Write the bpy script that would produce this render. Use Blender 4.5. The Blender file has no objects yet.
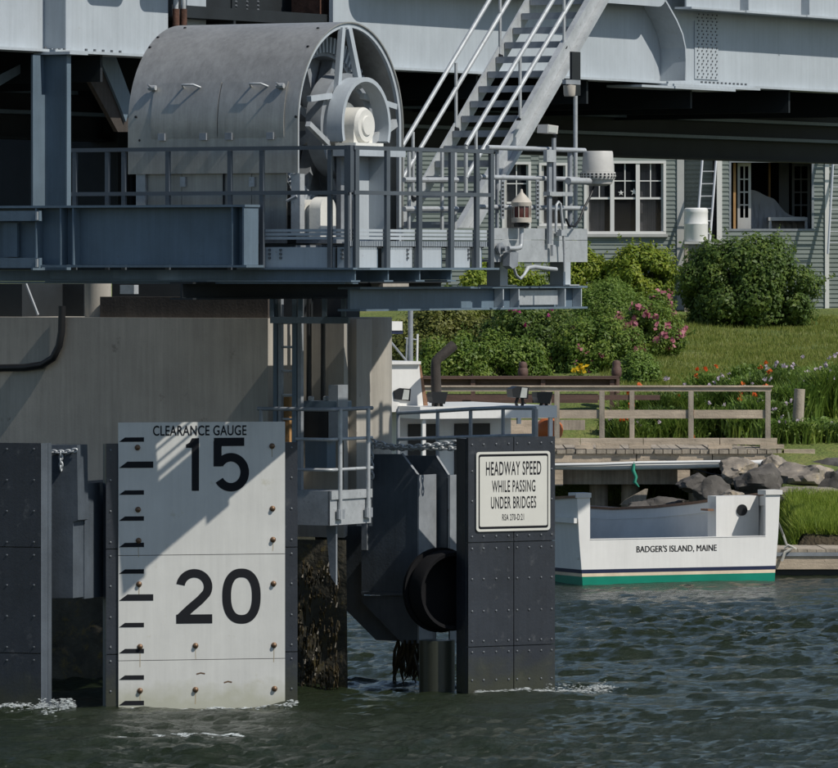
import bpy, math, random
import numpy as np
from mathutils import Vector, Matrix, noise as mnoise
R = math.radians
random.seed(7); rng = np.random.default_rng(11)
scene = bpy.context.scene
COL = scene.collection

# ------------------------------------------------------------------ camera, sky, sun, exposure
FPX, CX, HY, H = 6525.0, 419.0, 265.0, 4.97        # focal length, centre and horizon in photo pixels; eye height in metres
cam = bpy.data.cameras.new('camera')
cam.sensor_fit = 'HORIZONTAL'; cam.sensor_width = 36.0
cam.lens = FPX / 838.0 * 36.0
cam.shift_y = -(384.0 - HY) / 838.0
cam.clip_start = 1.0; cam.clip_end = 6000.0
cam_ob = bpy.data.objects.new('camera', cam); COL.objects.link(cam_ob)
cam_ob.location = (0, 0, H); cam_ob.rotation_euler = (R(90), 0, 0)
scene.camera = cam_ob

SUN_AZ, SUN_EL = R(34.0), R(48.5)                  # azimuth measured from +X towards the camera (-Y)
to_sun = Vector((math.cos(SUN_EL) * math.cos(SUN_AZ), -math.cos(SUN_EL) * math.sin(SUN_AZ), math.sin(SUN_EL)))
world = bpy.data.worlds.new('World'); scene.world = world; world.use_nodes = True
wn = world.node_tree.nodes; wl = world.node_tree.links
sky = wn.new('ShaderNodeTexSky'); sky.sky_type = 'NISHITA'; sky.sun_disc = False
sky.sun_elevation = SUN_EL
sky.sun_rotation = math.atan2(to_sun.x, to_sun.y)   # clockwise from +Y
sky.air_density = 1.0; sky.dust_density = 0.3; sky.ozone_density = 1.0
wn['Background'].inputs['Strength'].default_value = 0.09
wl.new(sky.outputs['Color'], wn['Background'].inputs['Color'])
sun = bpy.data.lights.new('sun', 'SUN'); sun.energy = 3.9; sun.angle = R(0.53); sun.color = (1.0, 0.95, 0.87)
sun_ob = bpy.data.objects.new('sun', sun); COL.objects.link(sun_ob)
sun_ob.rotation_euler = to_sun.to_track_quat('Z', 'Y').to_euler()
sun_ob.location = (30, -20, 60)
vs = scene.view_settings
vs.view_transform = 'Standard'; vs.look = 'None'; vs.exposure = 0.03; vs.gamma = 1.0; vs.use_curve_mapping = False
scene.render.engine = 'CYCLES'
scene.cycles.max_bounces = 7; scene.cycles.diffuse_bounces = 3; scene.cycles.glossy_bounces = 3
scene.cycles.use_denoising = True

# ------------------------------------------------------------------ frames: vertical planes in which pixels become positions
class Fr:
    """vertical plane: origin at pixel column px0 at depth Y0, direction deg (angle from +X); w is the offset towards the camera side"""
    def __init__(self, px0, Y0, deg, X0=None):
        self.o = Vector(((px0 - CX) / FPX * Y0 if X0 is None else X0, Y0))
        self.d = Vector((math.cos(R(deg)), math.sin(R(deg))))
        self.n = Vector((self.d.y, -self.d.x))
    def P(self, s, w, z):
        return Vector((self.o.x + self.d.x * s + self.n.x * w, self.o.y + self.d.y * s + self.n.y * w, z))
    def s(self, px, w=0.0):
        k = (px - CX) / FPX
        return (k * (self.o.y + w * self.n.y) - (self.o.x + w * self.n.x)) / (self.d.x - k * self.d.y)
    def sz(self, px, py, w=0.0):
        s = self.s(px, w); Y = self.o.y + w * self.n.y + s * self.d.y
        return s, H - (py - HY) * Y / FPX
    def pt(self, px, py, w=0.0):
        s, z = self.sz(px, py, w); return self.P(s, w, z)
    def z(self, px, py, w=0.0): return self.sz(px, py, w)[1]
    def off(self, ds, dw):
        p = self.P(ds, dw, 0); f = Fr(0, p.y, 0, X0=p.x); f.d = self.d.copy(); f.n = self.n.copy(); return f

# ------------------------------------------------------------------ object helpers
ORI = {}
def tag(o, label=None, cat=None, group=None, kind=None):
    if label: o['label'] = label
    if cat: o['category'] = cat
    if group: o['group'] = group
    if kind: o['kind'] = kind
    return o
def thing(name, loc, label, cat, group=None):
    o = bpy.data.objects.new(name, None); COL.objects.link(o); o.location = loc; o.empty_display_size = 0.2
    ORI[o] = Vector(loc); return tag(o, label, cat, group)
def link_mesh(name, me, parent, loc=None):
    o = bpy.data.objects.new(name, me); COL.objects.link(o)
    if parent is not None: o.parent = parent; ORI[o] = ORI[parent]
    else: ORI[o] = Vector(loc)
    if loc is not None: o.location = loc
    return o
class MB:
    def __init__(self): self.v = []; self.f = []
    def add(self, vs, fs):
        b = len(self.v); self.v += [Vector(p) for p in vs]; self.f += [tuple(i + b for i in q) for q in fs]; return self
    def hexa(self, p):                     # 8 points: bottom loop 0-3, top loop 4-7
        return self.add(p, [(3, 2, 1, 0), (4, 5, 6, 7), (0, 1, 5, 4), (1, 2, 6, 5), (2, 3, 7, 6), (3, 0, 4, 7)])
    def box(self, fr, s0, s1, w0, w1, z0, z1):
        P = fr.P
        return self.hexa([P(s0, w1, z0), P(s1, w1, z0), P(s1, w0, z0), P(s0, w0, z0), P(s0, w1, z1), P(s1, w1, z1), P(s1, w0, z1), P(s0, w0, z1)])
    def pbox(self, fr, x0, y0, x1, y1, w0, w1):   # pixel rectangle read on the front face w1
        m = (x0 + x1) / 2
        return self.box(fr, fr.s(x0, w1), fr.s(x1, w1), w0, w1, fr.z(m, y1, w1), fr.z(m, y0, w1))
    def prism(self, fr, poly, w0, w1):      # poly in (s, z), counter-clockwise
        n = len(poly)
        vs = [fr.P(s, w1, z) for s, z in poly] + [fr.P(s, w0, z) for s, z in poly]
        fs = [tuple(range(n)), tuple(range(2 * n - 1, n - 1, -1))] + [(i, i + n, (i + 1) % n + n, (i + 1) % n) for i in range(n)]
        return self.add(vs, fs)
    def pprism(self, fr, poly, w0, w1): return self.prism(fr, [fr.sz(x, y, w1) for x, y in poly], w0, w1)
    def tube(self, pts, r, n=8, cap=True):
        pts = [Vector(p) for p in pts]; rs = r if isinstance(r, (list, tuple)) else [r] * len(pts)
        rings = []; prev = None
        for i, p in enumerate(pts):
            t = (pts[min(i + 1, len(pts) - 1)] - pts[max(i - 1, 0)]).normalized()
            if prev is None:
                up = Vector((0, 0, 1)) if abs(t.z) < 0.9 else Vector((1, 0, 0)); a = t.cross(up).normalized()
            else:
                a = (prev - t * prev.dot(t)).normalized()
            c = t.cross(a); prev = a
            rings.append([p + (a * math.cos(2 * math.pi * k / n) + c * math.sin(2 * math.pi * k / n)) * rs[i] for k in range(n)])
        vs = [q for rg in rings for q in rg]; fs = []
        for i in range(len(pts) - 1):
            for k in range(n): fs.append((i * n + k, i * n + (k + 1) % n, (i + 1) * n + (k + 1) % n, (i + 1) * n + k))
        if cap: fs.append(tuple(range(n - 1, -1, -1))); fs.append(tuple((len(pts) - 1) * n + k for k in range(n)))
        return self.add(vs, fs)
    def lathe(self, c, prof, n=24, axis=Vector((0, 0, 1)), arc=(0, 2 * math.pi)):
        axis = axis.normalized(); ref = Vector((0, 0, 1)) if abs(axis.z) < 0.9 else Vector((1, 0, 0))
        a = axis.cross(ref).normalized(); b = axis.cross(a); full = abs(arc[1] - arc[0] - 2 * math.pi) < 1e-6
        m = n if full else n + 1; vs = []; fs = []
        for r, h in prof:
            for k in range(m):
                t = arc[0] + (arc[1] - arc[0]) * k / n
                vs.append(Vector(c) + axis * h + (a * math.cos(t) + b * math.sin(t)) * r)
        for i in range(len(prof) - 1):
            for k in range(n): k2 = (k + 1) % m; fs.append((i * m + k, i * m + k2, (i + 1) * m + k2, (i + 1) * m + k))
        return self.add(vs, fs)
    def build(self, name, mat, parent=None, smooth=None, loc=None, kind=None):
        if parent is not None: o0 = ORI[parent]
        elif loc is not None: o0 = Vector(loc)
        else:
            xs = [p.x for p in self.v]; ys = [p.y for p in self.v]
            o0 = Vector(((min(xs) + max(xs)) / 2, (min(ys) + max(ys)) / 2, min(p.z for p in self.v)))
        me = bpy.data.meshes.new(name); me.from_pydata([p - o0 for p in self.v], [], self.f); me.materials.append(mat)
        import bmesh
        bm = bmesh.new(); bm.from_mesh(me); bmesh.ops.recalc_face_normals(bm, faces=bm.faces); bm.to_mesh(me); bm.free()
        if smooth:
            me.shade_smooth(); me.set_sharp_from_angle(angle=R(smooth))
        o = link_mesh(name, me, parent, None if parent is not None else o0)
        if kind: o['kind'] = kind
        return o
def ibeam(mb, fr, s0, s1, w0, w1, z0, z1, tf=0.02, tw=0.015):     # beam along s with web in the middle of w
    m = (w0 + w1) / 2
    mb.box(fr, s0, s1, w0, w1, z0, z0 + tf); mb.box(fr, s0, s1, w0, w1, z1 - tf, z1); mb.box(fr, s0, s1, m - tw, m + tw, z0 + tf, z1 - tf)
    return mb
def copies(src, parent, offs):
    for d in offs:
        c = src.copy(); COL.objects.link(c); c.parent = parent; c.location = src.location + Vector(d); ORI[c] = ORI[parent]

# ------------------------------------------------------------------ materials
MATS = {}
def pmat(name, c, rough=0.6, metal=0.0, var=0.22, scale=1.6, streak=0.0, spots=None, spot_amt=0.0, spot_scale=9.0, bump=0.15, bscale=35.0, grain=None, spec=0.4, low=None):
    if name in MATS: return MATS[name]
    m = bpy.data.materials.new(name); m.use_nodes = True; nt = m.node_tree; N = nt.nodes; L = nt.links; b = N['Principled BSDF']
    tc = N.new('ShaderNodeTexCoord'); co = tc.outputs['Object']
    b.inputs['Roughness'].default_value = rough; b.inputs['Metallic'].default_value = metal; b.inputs['Specular IOR Level'].default_value = spec
    n1 = N.new('ShaderNodeTexNoise'); n1.inputs['Scale'].default_value = scale; n1.inputs['Detail'].default_value = 8; n1.inputs['Roughness'].default_value = 0.65
    L.new(co, n1.inputs['Vector'])
    mr = N.new('ShaderNodeMapRange'); mr.inputs[1].default_value = 0.3; mr.inputs[2].default_value = 0.7; mr.inputs[3].default_value = 1 - var; mr.inputs[4].default_value = 1 + var
    L.new(n1.outputs['Fac'], mr.inputs[0])
    val = mr.outputs[0]
    if streak or grain:
        mp = N.new('ShaderNodeMapping'); mp.inputs['Scale'].default_value = grain if grain else (9, 9, 0.5); L.new(co, mp.inputs['Vector'])
        n2 = N.new('ShaderNodeTexNoise'); n2.inputs['Scale'].default_value = 1.6; n2.inputs['Detail'].default_value = 6; n2.inputs['Roughness'].default_value = 0.7; L.new(mp.outputs[0], n2.inputs['Vector'])
        m2 = N.new('ShaderNodeMapRange'); m2.inputs[1].default_value = 0.3; m2.inputs[2].default_value = 0.7; a = streak or 0.3; m2.inputs[3].default_value = 1 - a; m2.inputs[4].default_value = 1 + a
        L.new(n2.outputs['Fac'], m2.inputs[0])
        mu = N.new('ShaderNodeMath'); mu.operation = 'MULTIPLY'; L.new(val, mu.inputs[0]); L.new(m2.outputs[0], mu.inputs[1]); val = mu.outputs[0]
    mx = N.new('ShaderNodeVectorMath'); mx.operation = 'SCALE'; mx.inputs[0].default_value = c; L.new(val, mx.inputs['Scale'])
    out = mx.outputs[0]
    if spots:
        n3 = N.new('ShaderNodeTexNoise'); n3.inputs['Scale'].default_value = spot_scale; n3.inputs['Detail'].default_value = 9; n3.inputs['Roughness'].default_value = 0.72; L.new(co, n3.inputs['Vector'])
        r3 = N.new('ShaderNodeMapRange'); r3.inputs[1].default_value = 0.62 - 0.25 * spot_amt; r3.inputs[2].default_value = 0.72 - 0.2 * spot_amt; L.new(n3.outputs['Fac'], r3.inputs[0])
        mm = N.new('ShaderNodeMix'); mm.data_type = 'RGBA'; L.new(r3.outputs[0], mm.inputs['Factor']); L.new(out, mm.inputs['A']); mm.inputs['B'].default_value = (*spots, 1); out = mm.outputs['Result']
    if low:
        lc, z0, z1 = low; sx = N.new('ShaderNodeSeparateXYZ'); L.new(co, sx.inputs[0]); nl = N.new('ShaderNodeTexNoise'); nl.inputs['Scale'].default_value = 6; nl.inputs['Detail'].default_value = 8; L.new(co, nl.inputs['Vector'])
        ma = N.new('ShaderNodeMath'); ma.operation = 'MULTIPLY_ADD'; ma.inputs[1].default_value = (z1 - z0) * 1.6; L.new(nl.outputs['Fac'], ma.inputs[0]); ma2 = N.new('ShaderNodeMath'); ma2.operation = 'SUBTRACT'; L.new(sx.outputs['Z'], ma2.inputs[0]); ma.inputs[2].default_value = -(z1 - z0) * 0.8; L.new(ma.outputs[0], ma2.inputs[1])
        rl = N.new('ShaderNodeMapRange'); rl.inputs[1].default_value = z0; rl.inputs[2].default_value = z1; rl.inputs[3].default_value = 0.75; rl.inputs[4].default_value = 0.0; L.new(ma2.outputs[0], rl.inputs[0])
        ml = N.new('ShaderNodeMix'); ml.data_type = 'RGBA'; L.new(rl.outputs[0], ml.inputs['Factor']); L.new(out, ml.inputs['A']); ml.inputs['B'].default_value = (*lc, 1); out = ml.outputs['Result']
    L.new(out, b.inputs['Base Color'])
    if bump:
        nb = N.new('ShaderNodeTexNoise'); nb.inputs['Scale'].default_value = bscale; nb.inputs['Detail'].default_value = 5; L.new(co, nb.inputs['Vector'])
        bp = N.new('ShaderNodeBump'); bp.inputs['Strength'].default_value = bump; bp.inputs['Distance'].default_value = 0.02; L.new(nb.outputs['Fac'], bp.inputs['Height']); L.new(bp.outputs[0], b.inputs['Normal'])
    MATS[name] = m; return m
STEEL = pmat('bridge_paint', (0.395, 0.435, 0.465), 0.45, var=0.10, scale=0.9, streak=0.07, spots=(0.22, 0.18, 0.14), spot_amt=-0.07, spot_scale=16, bump=0.05)
STEEL_D = pmat('shaded_steel_paint', (0.115, 0.16, 0.20), 0.5, var=0.16, scale=1.2, streak=0.10, spots=(0.10, 0.09, 0.08), spot_amt=-0.1, bump=0.06)  # bridge steel darkened to carry the shade on platform, column and beams
DECK_D = pmat('deep_shade_paint', (0.014, 0.018, 0.021), 0.7, var=0.3, bump=0.05)  # near-black steel tone that paints in the deep shade under the deck
RAILP = pmat('railing_paint', (0.072, 0.086, 0.102), 0.42, var=0.15, bump=0.04)
GALV = pmat('galvanised', (0.42, 0.44, 0.45), 0.48, metal=0.25, var=0.16, scale=5, spots=(0.30, 0.31, 0.31), spot_amt=0.25, spot_scale=22, bump=0.05)
GALV_D = pmat('galvanised_dull', (0.26, 0.28, 0.30), 0.6, metal=0.2, var=0.22, scale=4, bump=0.06)
HOOD = pmat('hood_sheet', (0.33, 0.325, 0.305), 0.42, metal=0.45, var=0.2, scale=1.3, streak=0.16, spots=(0.40, 0.39, 0.37), spot_amt=0.05, spot_scale=7, bump=0.06)
CASTW = pmat('white_casting', (0.66, 0.65, 0.60), 0.5, var=0.1, scale=3, spots=(0.35, 0.30, 0.24), spot_amt=-0.05, bump=0.1)
RUST = pmat('rusty_pipe', (0.085, 0.042, 0.028), 0.85, var=0.45, scale=9, bump=0.4)
BRNS = pmat('brown_steel', (0.05, 0.042, 0.036), 0.8, var=0.3, streak=0.3, bump=0.2)
CONC = pmat('concrete', (0.38, 0.355, 0.31), 0.9, var=0.16, scale=0.7, streak=0.13, spots=(0.19, 0.175, 0.15), spot_amt=0.02, spot_scale=3.0, bump=0.04, bscale=40)
TIDE = pmat('tidal_concrete', (0.055, 0.05, 0.036), 0.85, var=0.5, scale=3.0, spots=(0.11, 0.085, 0.03), spot_amt=0.35, spot_scale=7, bump=0.9, bscale=14)
WEED = pmat('seaweed', (0.030, 0.022, 0.008), 0.5, var=0.5, scale=9, bump=0.4)
PLAST = pmat('fender_plastic', (0.022, 0.026, 0.034), 0.42, var=0.25, scale=2, streak=0.14, spots=(0.06, 0.064, 0.07), spot_amt=0.18, spot_scale=6, bump=0.08, spec=0.5, low=((0.04, 0.042, 0.022), 2.05, 2.45))
PLAST_G = pmat('fender_steel', (0.075, 0.09, 0.107), 0.5, var=0.25, scale=2, streak=0.12, spots=(0.09, 0.10, 0.11), spot_amt=0.0, bump=0.08)
RUBBER = pmat('black_rubber', (0.012, 0.012, 0.013), 0.9, bump=0.1, spec=0.08)
BOARDW = pmat('gauge_white', (0.55, 0.55, 0.52), 0.5, var=0.07, scale=1.4, streak=0.05, spots=(0.48, 0.47, 0.40), spot_amt=-0.02, spot_scale=3.5, bump=0.03, low=((0.36, 0.36, 0.27), 0.02, 0.26))
SIGNW = pmat('sign_white', (0.62, 0.61, 0.55), 0.45, var=0.05, bump=0.0)
PRINT = pmat('black_print', (0.012, 0.013, 0.016), 0.7, var=0.1, bump=0.0, spec=0.15)
BOLT = pmat('bolt_brown', (0.16, 0.10, 0.06), 0.5, metal=0.5, var=0.4, scale=30, bump=0.1)
RIVET = pmat('bolt_grey', (0.16, 0.17, 0.18), 0.45, metal=0.5, var=0.2, bump=0)
BLACK = pmat('black_paint', (0.012, 0.013, 0.015), 0.45, bump=0.03)
WOOD = pmat('weathered_wood', (0.47, 0.385, 0.29), 0.85, var=0.25, scale=2.0, grain=(0.9, 14, 14), streak=0.28, spots=(0.15, 0.12, 0.09), spot_amt=-0.02, bump=0.3)
WOODV = pmat('weathered_post', (0.33, 0.285, 0.225), 0.88, var=0.25, scale=2.0, streak=0.32, bump=0.3)
WOODB = pmat('brown_wood', (0.105, 0.062, 0.048), 0.7, var=0.25, grain=(0.8, 12, 12), streak=0.25, bump=0.2)
BOATW = pmat('boat_white', (0.74, 0.735, 0.71), 0.3, var=0.06, scale=1.1, streak=0.04, spots=(0.58, 0.55, 0.48), spot_amt=-0.2, bump=0.02)
BOATG = pmat('boat_inner_grey', (0.66, 0.65, 0.62), 0.5, var=0.1, bump=0.05)
BOATN = pmat('boat_navy', (0.015, 0.022, 0.06), 0.3, bump=0); BOATT = pmat('boat_green', (0.0, 0.20, 0.13), 0.4, var=0.15, bump=0)
BOATC = pmat('boat_cream', (0.70, 0.58, 0.42), 0.4, bump=0); CAPR = pmat('cap_rail_wood', (0.22, 0.12, 0.07), 0.5, grain=(1, 12, 12), streak=0.3)
PVC = pmat('white_pvc', (0.70, 0.70, 0.68), 0.4, var=0.08, bump=0)
ROCK = pmat('rock', (0.23, 0.20, 0.165), 0.9, var=0.45, scale=3.5, spots=(0.42, 0.34, 0.23), spot_amt=0.3, spot_scale=3, bump=0.8, bscale=9)
ROCK_D = pmat('rock_dark', (0.085, 0.078, 0.07), 0.9, var=0.4, scale=2.5, spots=(0.19, 0.17, 0.14), spot_amt=0.05, spot_scale=3, bump=0.8, bscale=9)
SIDING = pmat('siding_green', (0.20, 0.228, 0.208), 0.7, var=0.12, scale=1.0, grain=(0.6, 0.6, 16), streak=0.12, bump=0.1)
TRIM = pmat('trim_white', (0.70, 0.69, 0.66), 0.5, var=0.05, bump=0.03)
TRIMG = pmat('trim_grey', (0.43, 0.43, 0.41), 0.6, var=0.1, bump=0.05)
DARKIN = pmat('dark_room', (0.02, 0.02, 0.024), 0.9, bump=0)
SHEET = pmat('dust_sheet', (0.50, 0.49, 0.48), 0.8, var=0.1, bump=0.1)
CURT = pmat('curtain', (0.40, 0.40, 0.42), 0.9, grain=(20, 20, 0.3), streak=0.35, bump=0)
ALU = pmat('aluminium', (0.48, 0.49, 0.50), 0.4, metal=0.5, var=0.08, bump=0)
ORANGE = pmat('orange_float', (0.42, 0.12, 0.03), 0.5, var=0.2, bump=0.05)
REDL = pmat('red_lens', (0.10, 0.032, 0.028), 0.25, var=0.3, scale=18, bump=0.1)
BEAC = pmat('beacon_grey', (0.46, 0.42, 0.36), 0.55, var=0.15, scale=8, spots=(0.24, 0.17, 0.12), spot_amt=0.0, spot_scale=18, bump=0.05)
HORN = pmat('horn_grey', (0.50, 0.49, 0.46), 0.5, var=0.08, scale=6, bump=0.03)
GREENR = pmat('green_rope', (0.04, 0.30, 0.20), 0.8); ROPE = pmat('pale_rope', (0.45, 0.44, 0.40), 0.9)
LENSG = pmat('lamp_glass', (0.42, 0.44, 0.42), 0.15, bump=0); TANW = pmat('raw_timber', (0.42, 0.24, 0.10), 0.8, grain=(8, 8, 0.6), streak=0.3)
FOAM = pmat('foam', (0.52, 0.55, 0.54), 0.7, bump=0.0)
def glass_mat():
    m = bpy.data.materials.new('window_glass'); m.use_nodes = True; b = m.node_tree.nodes['Principled BSDF']
    b.inputs['Base Color'].default_value = (0.02, 0.022, 0.026, 1); b.inputs['Roughness'].default_value = 0.06; b.inputs['Specular IOR Level'].default_value = 0.5
    b.inputs['Alpha'].default_value = 0.38; return m
GLASS = glass_mat()
def leaf_mat(name, cols, trans=0.40, rough=0.5):
    m = bpy.data.materials.new(name); m.use_nodes = True; nt = m.node_tree; N = nt.nodes; L = nt.links; b = N['Principled BSDF']
    g = N.new('ShaderNodeNewGeometry'); cr = N.new('ShaderNodeValToRGB')
    cr.color_ramp.interpolation = 'LINEAR'
    els = cr.color_ramp.elements
    while len(els) < len(cols): els.new(0.5)
    for i, c in enumerate(cols): els[i].position = i / (len(cols) - 1); els[i].color = (*c, 1)
    tc = N.new('ShaderNodeTexCoord'); nz = N.new('ShaderNodeTexNoise'); nz.inputs['Scale'].default_value = 2.2; L.new(tc.outputs['Object'], nz.inputs['Vector'])
    ad = N.new('ShaderNodeMath'); ad.operation = 'MULTIPLY_ADD'; ad.inputs[1].default_value = 0.55; L.new(g.outputs['Random Per Island'], ad.inputs[0])
    m2 = N.new('ShaderNodeMapRange'); m2.inputs[1].default_value = 0.3; m2.inputs[2].default_value = 0.7; m2.inputs[4].default_value = 0.45; L.new(nz.outputs['Fac'], m2.inputs[0]); L.new(m2.outputs[0], ad.inputs[2])
    L.new(ad.outputs[0], cr.inputs[0]); L.new(cr.outputs[0], b.inputs['Base Color']); b.inputs['Roughness'].default_value = rough; b.inputs['Specular IOR Level'].default_value = 0.3
    tr = N.new('ShaderNodeBsdfTranslucent'); L.new(cr.outputs[0], tr.inputs['Color'])
    mx = N.new('ShaderNodeMixShader'); mx.inputs[0].default_value = trans; L.new(b.outputs[0], mx.inputs[1]); L.new(tr.outputs[0], mx.inputs[2])
    L.new(mx.outputs[0], N['Material Output'].inputs['Surface']); return m
LEAF_D = leaf_mat('leaf_dark', [(0.041, 0.078, 0.019), (0.095, 0.155, 0.030), (0.203, 0.257, 0.054)])
LEAF_M = leaf_mat('leaf_mid', [(0.065, 0.124, 0.023), (0.143, 0.221, 0.036), (0.273, 0.325, 0.065)])
LEAF_Y = leaf_mat('leaf_yellow_green', [(0.084, 0.144, 0.018), (0.204, 0.276, 0.030), (0.384, 0.396, 0.054)])
LEAF_J = leaf_mat('leaf_fine_green', [(0.081, 0.149, 0.025), (0.161, 0.253, 0.046), (0.265, 0.345, 0.081)])
LEAF_O = leaf_mat('leaf_olive', [(0.081, 0.103, 0.025), (0.172, 0.190, 0.046), (0.276, 0.265, 0.081)])
GRASS = leaf_mat('grass_blade', [(0.11, 0.16, 0.025), (0.20, 0.235, 0.045), (0.33, 0.31, 0.09)])
MARSH = leaf_mat('marsh_blade', [(0.13, 0.20, 0.025), (0.23, 0.31, 0.04), (0.34, 0.38, 0.08)])
F_PINK = leaf_mat('petal_pink', [(0.40, 0.10, 0.16), (0.60, 0.26, 0.30)]); F_MAG = leaf_mat('petal_magenta', [(0.35, 0.03, 0.16), (0.55, 0.08, 0.28)])
F_ORG = leaf_mat('petal_orange', [(0.60, 0.08, 0.015), (0.75, 0.22, 0.04)]); F_WHT = leaf_mat('petal_pale', [(0.48, 0.38, 0.46), (0.62, 0.54, 0.58)])
F_YEL = leaf_mat('petal_yellow', [(0.70, 0.42, 0.01), (0.80, 0.58, 0.03)])
BARK = pmat('bark', (0.09, 0.075, 0.06), 0.9, streak=0.3, bump=0.4)

# ------------------------------------------------------------------ setting: water and land
def grid_mesh(name, xs, ys, Z, mat):
    nx, ny = len(xs), len(ys); X, Y = np.meshgrid(xs, ys)
    co = np.stack([X, Y, Z], -1).reshape(-1, 3).astype(np.float32)
    i = np.arange((ny - 1) * (nx - 1)); r, c = i // (nx - 1), i % (nx - 1); a = r * nx + c
    q = np.stack([a, a + 1, a + nx + 1, a + nx], -1).astype(np.int32)
    me = bpy.data.meshes.new(name); me.vertices.add(len(co)); me.vertices.foreach_set('co', co.ravel())
    me.loops.add(q.size); me.loops.foreach_set('vertex_index', q.ravel())
    me.polygons.add(len(q)); me.polygons.foreach_set('loop_start', np.arange(0, q.size, 4, dtype=np.int32)); me.polygons.foreach_set('loop_total', np.full(len(q), 4, dtype=np.int32))
    me.update(calc_edges=True); me.materials.append(mat); me.shade_smooth(); return me
def wave(X, Y):
    r = np.random.default_rng(5); Z = np.zeros_like(X)
    pat = 0.5 + 0.5 * np.sin(X * 0.31 + 1.3 * np.sin(Y * 0.13) + 0.7) * np.sin(Y * 0.22 + 0.8 * np.sin(X * 0.23))
    for k in range(120):
        lam = 0.17 * (16 ** (r.random() ** 1.5)); th = R(90) + r.normal(0, 0.62); ph = r.random() * 6.28
        amp = 0.0050 * lam ** 0.78 * (0.6 + 0.8 * r.random())
        m = (0.35 + 0.85 * pat) if lam < 1.0 else 1.0
        a = 2 * math.pi / lam * (X * math.cos(th) + Y * math.sin(th)) + ph + 0.7 * np.sin(0.9 * X / lam * 0.3 + k) 
        Z += amp * m * (2 * np.power(0.5 + 0.5 * np.sin(a), 1.6) - 0.9)
    return Z
def water_mat():
    m = bpy.data.materials.new('river_water'); m.use_nodes = True; nt = m.node_tree; N = nt.nodes; L = nt.links; b = N['Principled BSDF']
    b.inputs['Base Color'].default_value = (0.017, 0.024, 0.012, 1); b.inputs['Roughness'].default_value = 0.09; b.inputs['IOR'].default_value = 1.333
    tc = N.new('ShaderNodeTexCoord'); mp = N.new('ShaderNodeMapping'); mp.inputs['Scale'].default_value = (1, 1.6, 1); L.new(tc.outputs['Object'], mp.inputs['Vector'])
    nz = N.new('ShaderNodeTexNoise'); nz.inputs['Scale'].default_value = 7; nz.inputs['Detail'].default_value = 8; nz.inputs['Roughness'].default_value = 0.66; nz.inputs['Distortion'].default_value = 0.4; L.new(mp.outputs[0], nz.inputs['Vector'])
    bp = N.new('ShaderNodeBump'); bp.inputs['Strength'].default_value = 0.8; bp.inputs['Distance'].default_value = 0.07; L.new(nz.outputs['Fac'], bp.inputs['Height']); L.new(bp.outputs[0], b.inputs['Normal'])
    return m
xs = np.concatenate([[-4000, -600, -120, -30, -12], np.arange(-7.2, 9.6, 0.065), [13, 30, 120, 600, 4000]])
ys = np.concatenate([[-300, 0, 40, 56], np.arange(62, 112, 0.085), [114, 118, 124, 140, 400]])
XX, YY = np.meshgrid(xs, ys)
ZZ = wave(XX, YY); inn = ((XX > -8) & (XX < 10) & (YY > 60) & (YY < 113)); ZZ = np.where(inn, ZZ, 0)
ZZ *= np.clip((106 - YY) / 14, 0.35, 1)
wo = link_mesh('water', grid_mesh('water', xs, ys, ZZ, water_mat()), None, (0, 0, 0)); wo['kind'] = 'structure'

def sm(t): t = np.clip(t, 0, 1); return t * t * (3 - 2 * t)
PR_R = np.array([(90, -3), (105, -2), (107.6, -0.8), (108.1, 0.5), (111, 0.82), (113, 0.95), (117, 1.40), (119, 1.75), (126, 2.62), (140, 3.34), (146, 3.72), (150, 3.95), (200, 5), (4000, 40)])
PR_L = np.array([(90, -3), (116, -2), (119.5, -0.2), (121, 1.2), (123, 1.9), (126, 2.62), (140, 3.34), (146, 3.72), (150, 3.95), (200, 5), (3000, 30), (4000, 40)])
def ground(X, Y):
    X = np.asarray(X, float); Y = np.asarray(Y, float); k = sm((X - 5.4) / 1.0)
    z = np.interp(Y, PR_R[:, 0], PR_R[:, 1]) * k + np.interp(Y, PR_L[:, 0], PR_L[:, 1]) * (1 - k)
    return z + 0.05 * np.sin(X * 1.3 + Y * 0.7) * np.sin(Y * 0.9 - X * 0.4)
def gz(x, y): return float(ground(x, y))
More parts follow.
